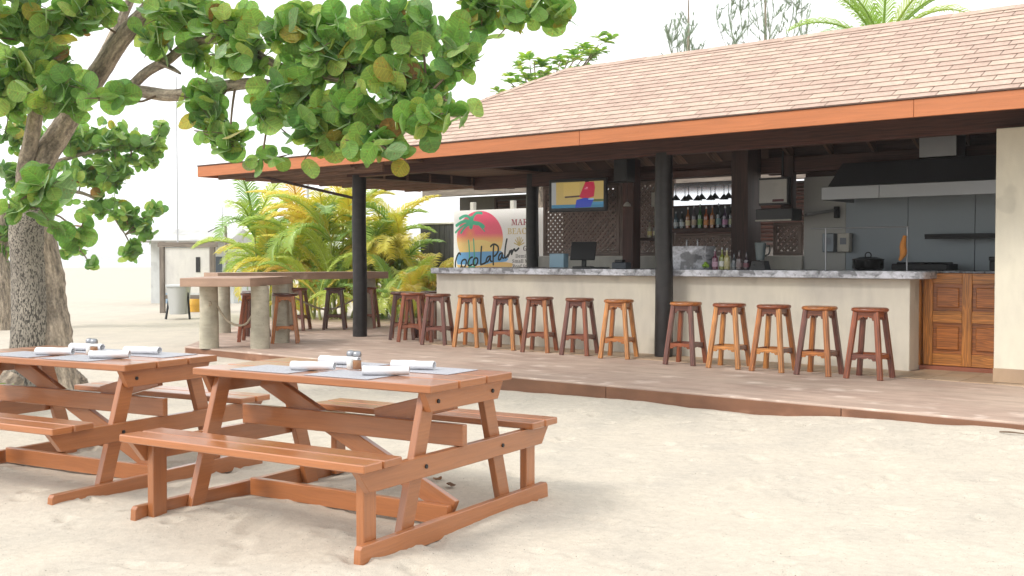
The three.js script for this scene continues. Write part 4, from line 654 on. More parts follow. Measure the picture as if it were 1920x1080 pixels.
// ---------------------------------------------------------------- beach side: notice board, shed, bin, poles
{
  const p = V(-24.25, -0.13, -15.25), t = thing('notice_board', 'white notice board in a weathered wooden frame on the beach', 'notice board', [p.x, p.y, p.z], 0.62);
  part('panel', cbox(1.15, 1.14, 0.04, 0.004).translate(0.65, 1.08, 0), std({ color: lin(0.86, 0.86, 0.88), map: plasterTex, roughness: 0.7 }), t);
  for (const x of [0, 1.3]) part('post', upbox(x - 0.055, x + 0.055, 0, 1.80, -0.06, 0.06), greyWood, t); part('top_rail', box(-0.1, 1.42, 1.66, 1.78, -0.06, 0.06).translate(0, 0.0, 0.001), greyWood, t); part('notice', cbox(0.11, 0.38, 0.01, 0.001).translate(0.93, 1.22, 0.027), blackPlastic, t); part('base_rail', box(0.06, 1.24, 0.36, 0.46, -0.03, 0.03), greyWood, t);
}
{
  const t = thing('beach_shed', 'small pale blue shed with a grey roof behind the notice board', 'shed', [-29.3, -0.3, -19.9], 0.62);
  part('wall', box(-1.35, 1.25, 0, 2.02, -1.2, 0.9), std({ color: lin(0.76, 0.81, 0.86), map: plasterTex, roughness: 0.85 }), t);
  part('roof', prism([[-1.5, 2.03], [1.1, 2.03], [1.15, 2.08], [-0.2, 2.46], [-1.55, 2.08]], 2.95, 0.006).rotateY(Math.PI / 2).translate(-0.05, 0, 0.2), std({ color: lin(0.62, 0.64, 0.66), map: plasterTex, roughness: 0.8 }), t);
  part('door', upbox(-0.9, -0.2, 0, 1.9, 0.9, 0.93), std({ color: lin(0.28, 0.38, 0.48), roughness: 0.7 }), t); part('window', box(0.3, 0.9, 1.0, 1.6, 0.9, 0.925), std({ color: lin(0.06, 0.08, 0.1), roughness: 0.15 }), t);
}
{
  const t = thing('litter_bin', 'grey plastic litter bin on the sand beyond the high table', 'bin', [-21.6, -0.13, -14.0], 0.7);
  part('bin', plain(new THREE.CylinderGeometry(0.30, 0.235, 0.62, 4, 1).rotateY(Math.PI / 4).translate(0, 0.42, 0)), std({ color: lin(0.50, 0.51, 0.50), roughness: 0.6 }), t); part('lid', cbox(0.46, 0.05, 0.46, 0.01).translate(0, 0.755, 0), std({ color: lin(0.60, 0.62, 0.64), roughness: 0.6 }), t); for (const s of [-1, 1]) part('leg', bar(V(0.27 * s, 0, 0.1), V(0.2 * s, 0.6, 0), 0.04, 0.04), blackIron, t);
}
solo('yellow_drum', lathe([[0, 0], [0.2, 0], [0.21, 0.02], [0.21, 0.2], [0.22, 0.21], [0.21, 0.22], [0.2, 0.36], [0.15, 0.41], [0, 0.42]], 20), std({ color: lin(0.75, 0.42, 0.05), roughness: 0.5 }), 'yellow drum on the sand under the notice board', 'drum').position.set(-24.2, -0.16, -16.2);
solo('flag_mast', limb([V(-28.2, -0.3, -18.25), V(-28.2, 3, -18.25), V(-28.2, 6.6, -18.25)], [0.028, 0.022, 0.016], 8), std({ color: lin(0.42, 0.43, 0.45), roughness: 0.5 }), 'thin tall grey mast rising beside the shed', 'mast');
{ const q = at(577, 345, 30); solo('lamp_post', limb([V(q.x, -0.3, q.z), V(q.x, 1.5, q.z), V(q.x, q.y, q.z)], [0.05, 0.045, 0.04], 8), std({ color: lin(0.45, 0.47, 0.5), roughness: 0.5 }), 'plain grey pole standing behind the yellow palms', 'pole'); }
{ const q = at(424, 420, 29); const t = thing('utility_post', 'dark crooked post with a cable beside the shed', 'post'); part('post', limb([V(q.x, -0.2, q.z), V(q.x + 0.03, 1, q.z), V(q.x - 0.04, q.y, q.z)], [0.05, 0.045, 0.035], 8), greyWood, t); const e = at(520, 405, 29), f = at(390, 435, 29); part('cable', limb([f, V(q.x - 0.04, q.y, q.z), e], [0.012, 0.012], 6), blackIron, t); }
solo('small_mast', limb([at(417, 560, 36).setY(-0.3), at(417, 470, 36), at(417, 388, 36)], [0.022, 0.02, 0.016], 6), std({ color: lin(0.5, 0.5, 0.52), roughness: 0.5 }), 'faint thin pole on the beach beyond the shed', 'pole');
// ---------------------------------------------------------------- leaves
function discLeaf(seg, rings, cup, fold, wav, s) { // round leathery leaf, stalk end at the origin, blade towards +y, face +z
  const pos = [], uv = [], idx = [];
  pos.push(0, 0, 0); uv.push(0.5, 0.5);
  for (let r = 1; r <= rings; r++) for (let j = 0; j < seg; j++) {
    const a = j / seg * Math.PI * 2 - Math.PI / 2, f = r / rings, R = 0.5 * f * (1 - 0.10 * Math.exp(-Math.pow(Math.sin((a + Math.PI / 2) / 2) * 3.2, 2)) + 0.035 * (hash(j, s, 3) - 0.5));
    const x = Math.cos(a) * R * 1.04, y = Math.sin(a) * R;
    pos.push(x, y, cup * f * f + fold * Math.abs(x) + wav * f * Math.sin(a * 3 + s)); uv.push(0.5 + Math.cos(a) * 0.49 * f, 0.5 + Math.sin(a) * 0.49 * f);
  }
  for (let j = 0; j < seg; j++) idx.push(0, 1 + j, 1 + (j + 1) % seg);
  for (let r = 1; r < rings; r++) for (let j = 0; j < seg; j++) { const a = 1 + (r - 1) * seg + j, b = 1 + (r - 1) * seg + (j + 1) % seg, c = a + seg, d = b + seg; idx.push(a, c, b, b, c, d); }
  const g = new THREE.BufferGeometry(); g.setAttribute('position', new THREE.Float32BufferAttribute(pos, 3)); g.setAttribute('uv', new THREE.Float32BufferAttribute(uv, 2)); g.setIndex(idx); g.computeVertexNormals(); return plain(g.translate(0, 0.5, 0));
}
function bladeLeaf(len, w, s) { // pointed oval leaf, widest past the middle
  const pos = [], uv = [], idx = [], n = 5; for (let i = 0; i <= n; i++) { const t = i / n, k = w * Math.pow(Math.sin(Math.PI * Math.pow(t, 1.35) * 0.97 + 0.04), 0.8), z = -0.25 * len * t * t; pos.push(-k, t * len, z + k * 0.35, 0, t * len, z, k, t * len, z + k * 0.35); uv.push(0, t, 0.5, t, 1, t); }
  for (let i = 0; i < n; i++) for (let j = 0; j < 2; j++) { const a = i * 3 + j; idx.push(a, a + 1, a + 3, a + 1, a + 4, a + 3); }
  const g = new THREE.BufferGeometry(); g.setAttribute('position', new THREE.Float32BufferAttribute(pos, 3)); g.setAttribute('uv', new THREE.Float32BufferAttribute(uv, 2)); g.setIndex(idx); g.computeVertexNormals(); return plain(g);
}
const grapeTones = [[0.27, 0.58, 0.10], [0.35, 0.68, 0.12], [0.20, 0.47, 0.10], [0.47, 0.76, 0.15], [0.60, 0.82, 0.14], [0.38, 0.62, 0.25], [0.62, 0.57, 0.06], [0.48, 0.27, 0.06]];
const leafMat = (c, t = 0.62) => phys({ color: lin(...c), map: leafTex, roughness: 0.72, transmission: t, thickness: 0, side: THREE.DoubleSide, specularIntensity: 0.6 });
const grapeMats = grapeTones.map(c => leafMat(c));
const pickTone = () => { const r = rnd(); return r < 0.20 ? 0 : r < 0.46 ? 1 : r < 0.56 ? 2 : r < 0.80 ? 3 : r < 0.915 ? 4 : r < 0.97 ? 5 : r < 0.992 ? 6 : 7; };
const grapeGeos = [discLeaf(14, 2, 0.05, -0.06, 0.03, 1), discLeaf(14, 2, -0.06, 0.05, 0.025, 2), discLeaf(14, 2, 0.10, -0.12, 0.04, 3)];
const smallGeos = [discLeaf(9, 1, 0.05, -0.06, 0.03, 4), discLeaf(9, 1, -0.05, 0.08, 0.03, 5)];
const tint = (g, c, k = 1) => { const n = g.attributes.position.count, a = new Float32Array(n * 3); for (let i = 0; i < n; i++) a.set([c[0] * k, c[1] * k, c[2] * k], i * 3); g.setAttribute('color', new THREE.BufferAttribute(a, 3)); return g; };
const placeLeaf = (p, dir, face, size) => { // stalk at p, blade along dir, looking towards face
  const y = dir.clone().normalize(), x = new THREE.Vector3().crossVectors(y, face).normalize(), z = new THREE.Vector3().crossVectors(x, y);
  return new THREE.Matrix4().makeBasis(x.multiplyScalar(size), y.multiplyScalar(size), z.multiplyScalar(size)).setPosition(p);
};
const rdir = (up = 0) => V(rr(-1, 1), rr(-1, 1) + up, rr(-1, 1)).normalize();
// tree with leafy sprays: each cloud is [centre, radii, sprays]; sprays hang off a twig that runs to the nearest limb
function crown(tree, clouds, limbs, o) {
  const list = [], twigs = [], nodes = [];
  for (const l of limbs) { const cv = new THREE.CatmullRomCurve3(l); for (let i = 0; i <= 14; i++) nodes.push(cv.getPoint(i / 14)); }
  for (const [c, rx, ry, rz, n] of clouds) {
    const hub = c.clone(); let best = nodes[0]; for (const q of nodes) if (q.distanceToSquared(hub) < best.distanceToSquared(hub)) best = q;
    twigs.push(limb([best, best.clone().lerp(hub, 0.5).add(V(0, rr(-0.05, 0.1), 0)), hub], [o.twig * 1.6, o.twig], 5, 0, 1, 5));
    for (let i = 0; i < n; i++) {
      let q; do q = V(rr(-1, 1), rr(-1, 1), rr(-1, 1)); while (q.lengthSq() > 1);
      const end = hub.clone().addScaledVector(RGT, q.x * rx).addScaledVector(V(0, 1, 0), q.y * ry).addScaledVector(V(FWD.x, 0, FWD.z), q.z * rz);
      const out = end.clone().sub(hub).normalize().add(V(0, rr(-0.5, 0.3), 0)).normalize(), len = o.spray * rr(0.6, 1.2), beg = end.clone().addScaledVector(out, -len);
      twigs.push(limb([hub.clone().lerp(beg, 0.55), beg, end], [o.twig * 0.7, o.twig * 0.4], 4, 0, 1, 4));
      const m = Math.round(rr(o.leaves[0], o.leaves[1]));
      for (let k = 0; k < m; k++) {
        const p = beg.clone().lerp(end, (k + 0.5) / m), side = rdir(0.1), dir = out.clone().multiplyScalar(0.35).add(side).normalize(), face = rdir(0.4).add(V(0.4, 0.1, 0.5));
        list.push({ m: placeLeaf(p, dir, face, o.size * rr(0.62, 1.18)), t: pickTone(), g: Math.floor(rnd() * o.geos.length), p });
      }
    }
  }
  const seen = q => { const d = q.p.clone().sub(EYE), f = d.dot(FWD); return Math.abs(d.dot(RGT) / f) < 0.474 && Math.abs(d.dot(UPV) / f) < 0.267; };
  list.sort((a, b) => (seen(b) - seen(a)) || a.p.distanceTo(EYE) - b.p.distanceTo(EYE));
  const rest = list.slice(o.single).map(q => tint(o.geos[q.g].clone().applyMatrix4(q.m), grapeTones[q.t]));
  const cr = part('crown', join(rest), phys({ vertexColors: true, map: leafTex, roughness: 0.72, transmission: 0.62, thickness: 0, side: THREE.DoubleSide, specularIntensity: 0.6 }), tree); cr.userData.kind = 'stuff';
  list.slice(0, o.single).forEach(q => { const l = part('leaf', o.geos[q.g], grapeMats[q.t], cr); l.applyMatrix4(q.m); });
  const tw = part('twigs', join(twigs), o.wood, tree); tw.userData.kind = 'stuff';
}
const bark = std({ map: barkTex, color: lin(0.86, 0.84, 0.81), roughness: 0.95, bumpMap: barkBump, bumpScale: 0.025 });
const lichenBark = std({ map: lichenTex, color: lin(0.75, 0.73, 0.70), roughness: 0.95, bumpMap: barkBump, bumpScale: 0.015 });
const twigWood = std({ color: lin(0.17, 0.12, 0.08), roughness: 0.9 });
{ // the big sea grape at the left
  const t = thing('sea_grape_tree', 'big round-leaved sea grape tree leaning over the set picnic tables', 'tree'), d = 10.6;
  const P = (x, y, k = d) => at(x, y, k);
  part('trunk', limb([P(50, 800), P(52, 720), P(56, 600), P(54, 500), P(52, 420), P(58, 370)], [0.26, 0.19, 0.175, 0.165, 0.165, 0.14], 22, 0.10, 41, 44), lichenBark, t, 'pale speckled half of the trunk');
  part('trunk', limb([P(118, 800, 10.75), P(106, 700, 10.75), P(96, 600, 10.75), P(88, 520, 10.75), P(74, 430, 10.72), P(70, 360, 10.7)], [0.27, 0.19, 0.165, 0.16, 0.14, 0.1], 22, 0.26, 42, 46), bark, t, 'gnarled brown half of the trunk');
  part('root', limb([P(110, 620, 11.4).setY(-0.10), P(130, 630, 11.8).setY(-0.06), P(160, 640, 12.4).setY(-0.16)], [0.17, 0.12, 0.03], 12, 0.4, 43, 20), bark, t); part('root', limb([P(20, 770, 10.4).setY(0.05), P(-10, 800, 10.2).setY(-0.08), P(-30, 815, 10.0).setY(-0.22)], [0.16, 0.13, 0.06], 12, 0.2, 44, 18), bark, t);
  const L = [
    [P(56, 400), P(76, 312), P(112, 250), P(140, 205), P(190, 130, 10.5), P(230, 70, 10.3), P(285, 10, 10.0), P(350, -90, 9.7)],
    [P(52, 400), P(46, 330, 10.5), P(62, 244, 10.4), P(70, 150, 10.2), P(40, 20, 10), P(0, -120, 9.6)],
    [P(160, 170), P(200, 95, 10.9), P(235, 20, 11), P(280, -80, 11)],
    [P(150, 185), P(240, 170, 10.3), P(322, 179, 10.0), P(407, 164, 9.7), P(490, 158, 9.4), P(600, 190, 9.1), P(700, 240, 8.9)],
    [P(240, 168, 10.3), P(275, 135, 10.2), P(315, 112, 10.0), P(355, 82, 9.9), P(407, 74, 9.7), P(463, 89, 9.5), P(520, 122, 9.3), P(640, 150, 9.0), P(800, 180, 8.7)],
    [P(285, 10, 10), P(450, -60, 9.7), P(650, -70, 9.4), P(850, -60, 9.0), P(1000, 0, 8.8)],
    [P(350, -90, 9.7), P(300, -260, 9.2), P(450, -420, 8.8)], [P(0, -120, 9.6), P(-150, -260, 9), P(-200, -420, 8.6)]];
  const rad = [[0.125, 0.115, 0.10, 0.085, 0.07], [0.085, 0.075, 0.06, 0.04], [0.07, 0.055, 0.03], [0.06, 0.055, 0.05, 0.03], [0.05, 0.045, 0.035, 0.02], [0.06, 0.045, 0.02], [0.06, 0.03], [0.05, 0.03]];
  L.forEach((l, i) => part('branch', limb(l, rad[i], 12, 0.13, 50 + i, l.length * 7), bark, t));
  part('branch_stub', limb([P(300, 118, 10), P(322, 128, 9.95), P(338, 138, 9.9)], [0.03, 0.025, 0.012], 8, 0.2, 60, 8), bark, t);
  const C = (x, y, k, rx, ry, n, rz = 0.5) => [P(x, y, k), rx * k / FOCAL, ry * k / FOCAL, rz * 0.75, Math.max(1, Math.round(n * (y < -50 || x < -50 ? 0.45 : 0.90)))];
  crown(t, [
    C(60, 40, 10.0, 130, 70, 30), C(60, 130, 9.9, 110, 60, 22), C(110, 180, 9.8, 85, 45, 13), C(20, 190, 10, 60, 40, 8), C(170, 30, 10, 60, 45, 8),
    C(70, 355, 9.6, 52, 28, 6, 0.25), C(40, 385, 9.7, 40, 20, 3, 0.2), C(100, 425, 9.9, 20, 14, 2, 0.15), C(150, 435, 10.4, 28, 18, 2, 0.15), C(220, 185, 9.6, 28, 16, 2, 0.2),
    C(330, 35, 9.6, 90, 45, 13), C(440, 60, 9.4, 90, 60, 14), C(290, 80, 9.8, 34, 20, 3, 0.25), C(375, 100, 9.9, 36, 18, 3, 0.25),
    C(560, 60, 9.2, 90, 70, 20), C(640, 110, 9.0, 100, 85, 26), C(720, 60, 8.9, 90, 60, 18), C(560, 170, 9.1, 80, 65, 17), C(660, 220, 8.9, 85, 55, 18), C(760, 160, 8.7, 95, 75, 22), C(800, 220, 8.6, 65, 45, 10), C(860, 110, 8.6, 50, 40, 7, 0.35), C(600, 250, 9.0, 60, 38, 9), C(720, 270, 8.7, 60, 24, 7, 0.3), C(500, 210, 9.3, 60, 45, 8), C(470, 120, 9.4, 60, 40, 8), C(790, 60, 8.8, 40, 40, 6),
    C(400, 220, 9.5, 40, 32, 6, 0.3), C(430, 265, 9.4, 42, 25, 5, 0.25), C(375, 190, 9.6, 34, 18, 3, 0.2), C(490, 305, 9.3, 20, 12, 2, 0.12), C(760, 298, 8.6, 20, 10, 1, 0.1), C(875, 215, 8.5, 14, 14, 1, 0.12),
    C(900, 10, 8.9, 80, 30, 9), C(980, 20, 8.8, 70, 30, 9), C(1040, 10, 8.8, 40, 28, 5), C(880, 55, 8.8, 25, 20, 2, 0.2),
    C(200, -90, 9.8, 260, 80, 30), C(600, -110, 9.3, 280, 80, 34), C(900, -90, 9.0, 180, 60, 18), C(-150, 100, 9.8, 130, 150, 24), C(300, -300, 9.2, 320, 130, 40), C(-150, -220, 9.3, 240, 140, 30), C(700, -290, 8.9, 260, 110, 26)
  ], L, { size: 0.18, spray: 0.37, leaves: [6, 9], twig: 0.008, geos: grapeGeos, single: 300, wood: twigWood });
}
{ // another sea grape further off
  const t = thing('sea_grape_tree', 'sea grape tree with small leaves behind the big trunk, on the beach', 'tree'), d = 21;
  const P = (x, y, k = d) => at(x, y, k);
  part('trunk', limb([P(-2, 660), P(0, 560), P(-8, 470), P(5, 380)], [0.36, 0.28, 0.22, 0.16], 16, 0.2, 71, 26), bark, t);
  const L = [[P(-5, 480), P(60, 410), P(130, 360), P(190, 380), P(235, 440)], [P(-5, 470), P(60, 330), P(150, 290), P(260, 270), P(310, 245)], [P(60, 410), P(120, 430), P(150, 470)]];
  L.forEach((l, i) => part('branch', limb(l, [0.07, 0.04, 0.015], 8, 0.1, 75 + i, 20), bark, t));
  const C = (x, y, rx, ry, n, rz = 0.7) => [P(x, y), rx * d / FOCAL, ry * d / FOCAL, rz, n];
  crown(t, [C(40, 260, 60, 50, 16), C(130, 270, 55, 36, 18), C(200, 265, 60, 35, 20), C(270, 270, 40, 22, 9, 0.4), C(300, 248, 22, 10, 3, 0.3), C(160, 330, 50, 32, 13), C(220, 330, 38, 30, 11), C(190, 390, 45, 26, 10), C(240, 410, 40, 26, 10), C(270, 430, 26, 24, 5, 0.4), C(250, 470, 34, 18, 6, 0.4), C(290, 395, 20, 9, 2, 0.2), C(130, 470, 28, 9, 3, 0.3), C(170, 500, 16, 8, 1, 0.2), C(100, 350, 40, 30, 7), C(20, 330, 40, 40, 8), C(0, 470, 34, 30, 9), C(10, 430, 30, 26, 6), C(245, 300, 20, 18, 3), C(285, 300, 24, 9, 2, 0.2)],
    L, { size: 0.20, spray: 0.4, leaves: [8, 13], twig: 0.010, geos: smallGeos, single: 120, wood: twigWood });
}
{ // broad-leaved tree showing over the roof
  const t = thing('almond_tree', 'bright green broad-leaved tree showing above the left end of the roof', 'tree'), P = (x, y) => at(x, y, 21.5), wood = bark;
  const foot = P(1010, 330).setY(0); part('trunk', limb([foot, foot.clone().setY(2), P(1010, 240), P(1010, 200)], [0.16, 0.14, 0.1, 0.08], 12, 0.1, 81, 20), wood, t);
  const gl = [bladeLeaf(0.21, 0.05, 1), bladeLeaf(0.17, 0.042, 2)], tones = [[0.40, 0.60, 0.07], [0.28, 0.50, 0.08], [0.52, 0.66, 0.09], [0.20, 0.40, 0.08]], leaves = [];
  const hubs = [[935, 168], [962, 160], [985, 155], [950, 140], [990, 130], [1010, 150], [1020, 118], [1040, 135], [1055, 108], [1075, 118], [1095, 105], [1110, 112], [1120, 98], [1085, 95], [1065, 128], [1000, 165], [1030, 165], [1105, 125], [1060, 150], [1000, 115]];
  const L = []; for (const [x, y] of hubs) { const h = P(x + rr(-6, 6), y + rr(-4, 4)).addScaledVector(FWD, rr(-0.8, 0.8)); L.push(limb([P(1010, 200), P((x + 1010) / 2, (y + 215) / 2), h], [0.03, 0.02, 0.01], 6, 0, 1, 8)); for (let b = 0; b < 3; b++) { const hb = h.clone().add(V(rr(-0.22, 0.22), rr(-0.1, 0.12), rr(-0.22, 0.22))); for (let i = 0; i < 11; i++) { const a = i / 11 * Math.PI * 2 + rnd(), dir = V(Math.cos(a), rr(0.1, 0.9), Math.sin(a)).normalize(); leaves.push(tint(gl[i % 2].clone().applyMatrix4(placeLeaf(hb, dir, V(rr(-0.3, 0.3), 1, rr(-0.3, 0.3)), rr(0.8, 1.2))), tones[Math.floor(rnd() * 4)])); } } }
  part('branches', join(L), wood, t).userData.kind = 'stuff'; const c = part('crown', join(leaves), phys({ vertexColors: true, roughness: 0.75, transmission: 0.5, thickness: 0, side: THREE.DoubleSide }), t); c.userData.kind = 'stuff';
}
{ // feathery trees far behind
  const t0 = [[1270, 1312, 40, 'short wispy grey-green tree rising behind the roof ridge'], [1400, 1470, 0, 'tall wispy grey-green tree rising behind the roof ridge']];
  for (const [x0, x1, ytop, lab] of t0) {
    const d = 30, P = (x, y, k = d) => at(x, y, k), t = thing('casuarina_tree', lab, 'tree', [0, 0, 0], 0, 'wispy trees behind the roof'), mid = (x0 + x1) / 2, foot = P(mid, 420).setY(0);
    part('trunk', limb([foot, P(mid, 250), P(mid, 130), P(mid, ytop - 40)], [0.16, 0.12, 0.06, 0.015], 10, 0.1, 91, 20), bark, t);
    const br = [], need = [];
    const n = ytop ? 7 : 14;
    const needles = (cv, m, t0) => { for (let k = 0; k < m; k++) { const f = t0 + (1 - t0) * Math.pow(rnd(), 0.8); if (noise(f * 9, m * 0.37 + k * 0.001, 3) < 0.35) continue; const p = cv.getPoint(f), tg = cv.getTangent(f), dir = tg.multiplyScalar(0.9).add(V(rr(-0.75, 0.75), rr(-0.2, 0.5), rr(-0.75, 0.75))).normalize().multiplyScalar(rr(0.10, 0.26) * (1.15 - 0.6 * f)), sd = V(dir.z, 0, -dir.x).normalize().multiplyScalar(0.010), g = new THREE.BufferGeometry(), q = p.clone().add(dir); g.setAttribute('position', new THREE.Float32BufferAttribute([p.x - sd.x, p.y, p.z - sd.z, p.x + sd.x, p.y, p.z + sd.z, q.x, q.y, q.z], 3)); g.setAttribute('uv', new THREE.Float32BufferAttribute([0, 0, 1, 0, 0, 1], 2)); g.computeVertexNormals(); need.push(g); } };
    for (let i = 0; i < n; i++) {
      const bx = lerp(x0 - (ytop ? 25 : 55), x1 + (ytop ? 8 : 50), (i + rnd()) / n), top = ytop + rr(-30, 45) + Math.abs(bx - mid) * 0.3 - (ytop ? 0 : 60), dd = d + rr(-1.5, 1.5);
      const cv = new THREE.CatmullRomCurve3([P(lerp(bx, mid, 0.6), 170, dd), P(lerp(bx, mid, 0.1) + rr(-8, 8), lerp(150, top, 0.4), dd), P(bx + rr(-8, 8), lerp(150, top, 0.75), dd), P(bx + rr(-14, 16), top, dd)]);
      br.push(limb(cv.points, [0.012, 0.008, 0.003], 4, 0, 1, 12)); needles(cv, 150, 0.15);
      for (let k = 0; k < 6; k++) { const f = rr(0.2, 0.85), p = cv.getPoint(f), e = p.clone().add(V(rr(-0.5, 0.5), rr(0.15, 0.6), rr(-0.5, 0.5)).multiplyScalar(1.2 - f * 0.6)), c2 = new THREE.CatmullRomCurve3([p, p.clone().lerp(e, 0.5).add(V(0, -0.05, 0)), e]); br.push(limb(c2.points, [0.006, 0.002], 3, 0, 1, 5)); needles(c2, 55, 0.1); }
    }
    part('branches', join(br), std({ color: lin(0.36, 0.33, 0.30), roughness: 0.95 }), t).userData.kind = 'stuff'; part('crown', join(need), std({ color: lin(0.30, 0.38, 0.27), roughness: 0.85, side: THREE.DoubleSide }), t).userData.kind = 'stuff';
  }
}
// ---------------------------------------------------------------- palms
function frondGeo(len, droop, width, n, up, s, thin = 0.017) { // stalk leaves the origin along +x, rises by angle up, then bends down
  const pts = []; let p = V(0, 0, 0), a = up; for (let i = 0; i <= 16; i++) { pts.push(p.clone()); p = p.clone().add(V(Math.cos(a), Math.sin(a), 0).multiplyScalar(len / 16)); a -= droop / 16 * (0.5 + i / 12); }
  const cv = new THREE.CatmullRomCurve3(pts), gs = [limb(pts, [0.016 * len, 0.010 * len, 0.003 * len], 5, 0, 1, 16)], pos = [], uv = [];
  for (let k = 0; k < n; k++) for (const sd of [-1, 1]) {
    const t = 0.16 + 0.83 * (k + 0.5 * (sd > 0 ? 0.5 : 0) + 0.3 * hash(k, s, 2)) / n, q = cv.getPoint(t), T = cv.getTangent(t), side = V(0, 0, sd), nrm = new THREE.Vector3().crossVectors(side, T).multiplyScalar(sd);
    const L = width * Math.pow(Math.sin(Math.PI * (0.12 + 0.83 * t)), 0.7) * (0.88 + 0.24 * hash(k, s, sd + 5)), dir = side.clone().multiplyScalar(0.80).addScaledVector(T, 0.62 + 0.25 * t).addScaledVector(V(0, 1, 0), 0.30 + 0.25 * (hash(k, s, 7 + sd) - 0.5)).normalize();
    const m = q.clone().addScaledVector(dir, L * 0.55), e = q.clone().addScaledVector(dir, L * 0.97).add(V(0, -L * (0.20 + 0.2 * hash(k, s, 11)), 0)), w = T.clone().multiplyScalar(thin * (0.8 + 0.5 * L));
    const P = [q.clone().sub(w), q.clone().add(w), m.clone().sub(w), m.clone().add(w), e];
    for (const i of [0, 1, 3, 0, 3, 2, 2, 3, 4]) { pos.push(P[i].x, P[i].y, P[i].z); uv.push(t, i / 4); }
  }
  const g = new THREE.BufferGeometry(); g.setAttribute('position', new THREE.Float32BufferAttribute(pos, 3)); g.setAttribute('uv', new THREE.Float32BufferAttribute(uv, 2)); g.computeVertexNormals(); gs.push(g); return join(gs);
}
const palmTones = [[0.50, 0.62, 0.08], [0.38, 0.56, 0.08], [0.72, 0.66, 0.06], [0.26, 0.45, 0.08], [0.80, 0.68, 0.08], [0.60, 0.70, 0.12], [0.78, 0.52, 0.07]];
const palmMats = palmTones.map(c => phys({ color: lin(...c), roughness: 0.75, transmission: 0.5, thickness: 0, side: THREE.DoubleSide }));
const arecaFronds = [frondGeo(1.9, 1.5, 0.48, 40, 1.15, 1), frondGeo(1.7, 1.9, 0.44, 38, 0.95, 2), frondGeo(2.1, 1.2, 0.46, 42, 1.3, 3), frondGeo(1.5, 2.2, 0.42, 36, 0.75, 4)];
function areca(px, depth, h, n, label, warm) {
  const q = at(px, 590, depth), t = thing('areca_palm', label, 'palm', [q.x, -0.12, q.z], rr(0, 6), 'yellow feather palms beside the bar');
  const canes = 5 + Math.floor(rnd() * 3);
  for (let c = 0; c < canes; c++) {
    const a = c / canes * Math.PI * 2 + rnd(), r = rr(0.06, 0.3), base = V(Math.cos(a) * r, 0, Math.sin(a) * r), top = V(Math.cos(a) * (r + 0.16), h * rr(0.12, 0.66), Math.sin(a) * (r + 0.16));
    part('cane', limb([base, base.clone().lerp(top, 0.5).add(V(0.02, 0, 0)), top], [0.032, 0.028, 0.022], 8, 0.05, c, 10), std({ color: lin(0.36, 0.40, 0.14), roughness: 0.6 }), t);
    const m = Math.max(4, Math.round(n * 1.5 / canes));
    for (let i = 0; i < m; i++) { const k = Math.floor(rnd() * 4), w = rnd(), f = part('frond', arecaFronds[k], palmMats[w < warm ? [2, 4, 4, 6, 2][Math.floor(rnd() * 5)] : [0, 1, 5, 3, 0][Math.floor(rnd() * 5)]], t); f.position.copy(top); f.rotation.set(0, a + rr(-1.6, 1.6), rr(-0.35, 0.3), 'YXZ'); const s = rr(0.7, 1.05) * (h / 2.6 * 0.35 + 0.65); f.scale.setScalar(s); }
  }
}
areca(505, 25.5, 3.5, 30, 'tall yellow-green feather palm with upright fronds at the beach end of the row', 0.18);
areca(570, 24.0, 2.7, 34, 'bushy yellow feather palm behind the long high table', 0.45);
areca(640, 22.8, 2.9, 36, 'golden feather palm seen just beside the dark corner post', 0.6);
areca(715, 23.2, 2.6, 34, 'bright lime and yellow feather palm on the bar side of the corner post', 0.4);
areca(765, 23.0, 2.1, 30, 'feather palm with deep yellow arching fronds next to the grey fence', 0.55);
areca(745, 21.4, 0.9, 16, 'low green feather palm at the foot of the taller ones', 0.2);
areca(610, 22.2, 0.9, 16, 'low yellow-green feather palm under the high table', 0.4);
{ // coconut palm over the roof
  const q = at(1655, 70, 25), t = thing('coconut_palm', 'green coconut palm whose crown shows above the roof ridge', 'palm', [q.x, 0, q.z]);
  part('trunk', limb([V(0.3, -0.1, 0), V(0.15, 2, 0), V(0, q.y - 0.4, 0)], [0.2, 0.15, 0.12], 14, 0.05, 95, 24), bark, t);
  const G = [frondGeo(2.6, 1.25, 0.62, 46, 1.0, 11, 0.016), frondGeo(2.8, 1.0, 0.6, 48, 1.25, 12, 0.016), frondGeo(2.3, 1.6, 0.6, 44, 0.6, 13, 0.016)];
  for (let i = 0; i < 18; i++) { const f = part('frond', G[i % 3], palmMats[[1, 3, 1, 0, 3][i % 5]], t); f.position.set(0, q.y - 0.35, 0); f.rotation.set(0, i * 2.4 + rr(-0.2, 0.2), rr(-0.25, 0.1), 'YXZ'); f.scale.setScalar(0.92); }
}

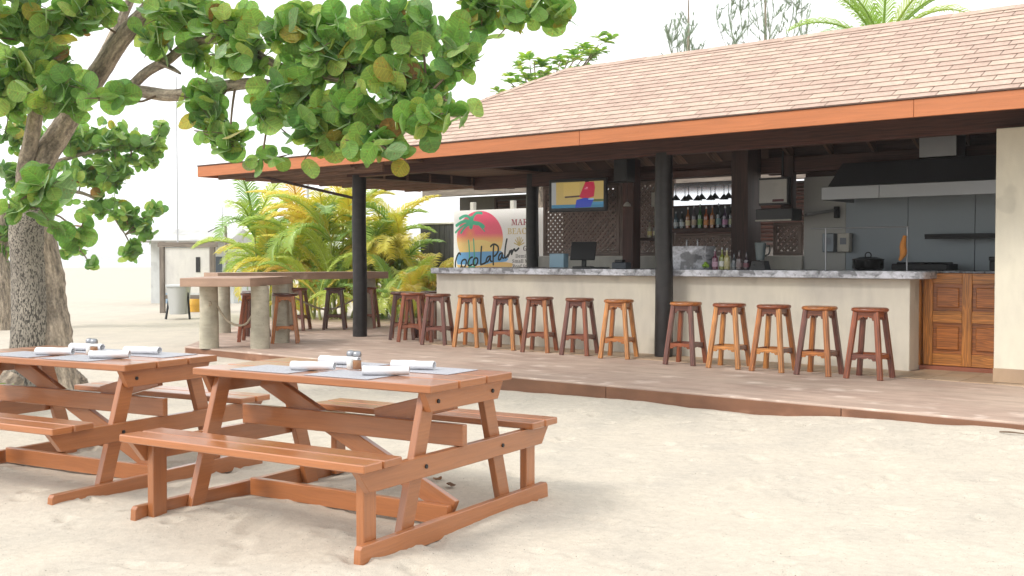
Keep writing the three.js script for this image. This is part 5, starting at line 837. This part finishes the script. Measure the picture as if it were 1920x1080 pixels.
// ---------------------------------------------------------------- litter on the sand, a sprout at the trunk
{
  const dryMats = [[0.34, 0.16, 0.06], [0.22, 0.12, 0.06], [0.46, 0.24, 0.08]].map(c => std({ color: lin(...c), map: leafTex, roughness: 0.8, side: THREE.DoubleSide }));
  const dry = discLeaf(12, 2, 0.22, -0.2, 0.08, 9).translate(0, -0.5, 0);
  [[820, 905, 'curled orange dry leaf on the sand beside the foot of the picnic table'], [845, 915, 'brown dry leaf lying by the orange one on the sand']].forEach(([x, y, l], i) => { const d = at(x, y, 1).sub(EYE), k = (-0.19 - EYE.y) / d.y, p = EYE.clone().addScaledVector(d, k); const m = solo('dry_leaf', dry, dryMats[i % 3], l, 'leaf', 'dry leaves on the sand'); m.position.set(p.x, sandBase(p.x, p.z) + 0.012, p.z); m.rotation.set(-Math.PI / 2 + rr(-0.2, 0.2), rr(-0.2, 0.2), rr(0, 6)); m.scale.setScalar(rr(0.05, 0.07)); });
  const d = at(1898, 838, 1).sub(EYE), k = (-0.15 - EYE.y) / d.y, p = EYE.clone().addScaledVector(d, k); solo('twig', limb([V(-0.09, 0.008, 0), V(-0.02, 0.014, 0.008), V(0.09, 0.01, -0.012)], [0.006, 0.007, 0.004], 7, 0.2, 3, 10), twigWood, 'short brown twig lying on the open sand before the deck', 'twig').position.set(p.x, sandBase(p.x, p.z) + 0.003, p.z);
  const t = thing('sea_grape_sprout', 'bright green sprout with round leaves at the foot of the trunk', 'plant', [-9.55, -0.16, -4.35]);
  part('stem', limb([V(0, -0.02, 0), V(0.02, 0.1, 0), V(0, 0.22, 0.02)], [0.008, 0.005], 6), twigWood, t);
  [[0.3, 0.22], [2.2, 0.17], [4.2, 0.12], [5.4, 0.2]].forEach(([a, y], i) => part('leaf', grapeGeos[i % 3], grapeMats[3 + (i % 2)], t).applyMatrix4(placeLeaf(V(0, y, 0.01), V(Math.cos(a), 0.5, Math.sin(a)), V(0, 1, 0.3), 0.19)));
}
shade(scene);
renderer.render(scene, camera);
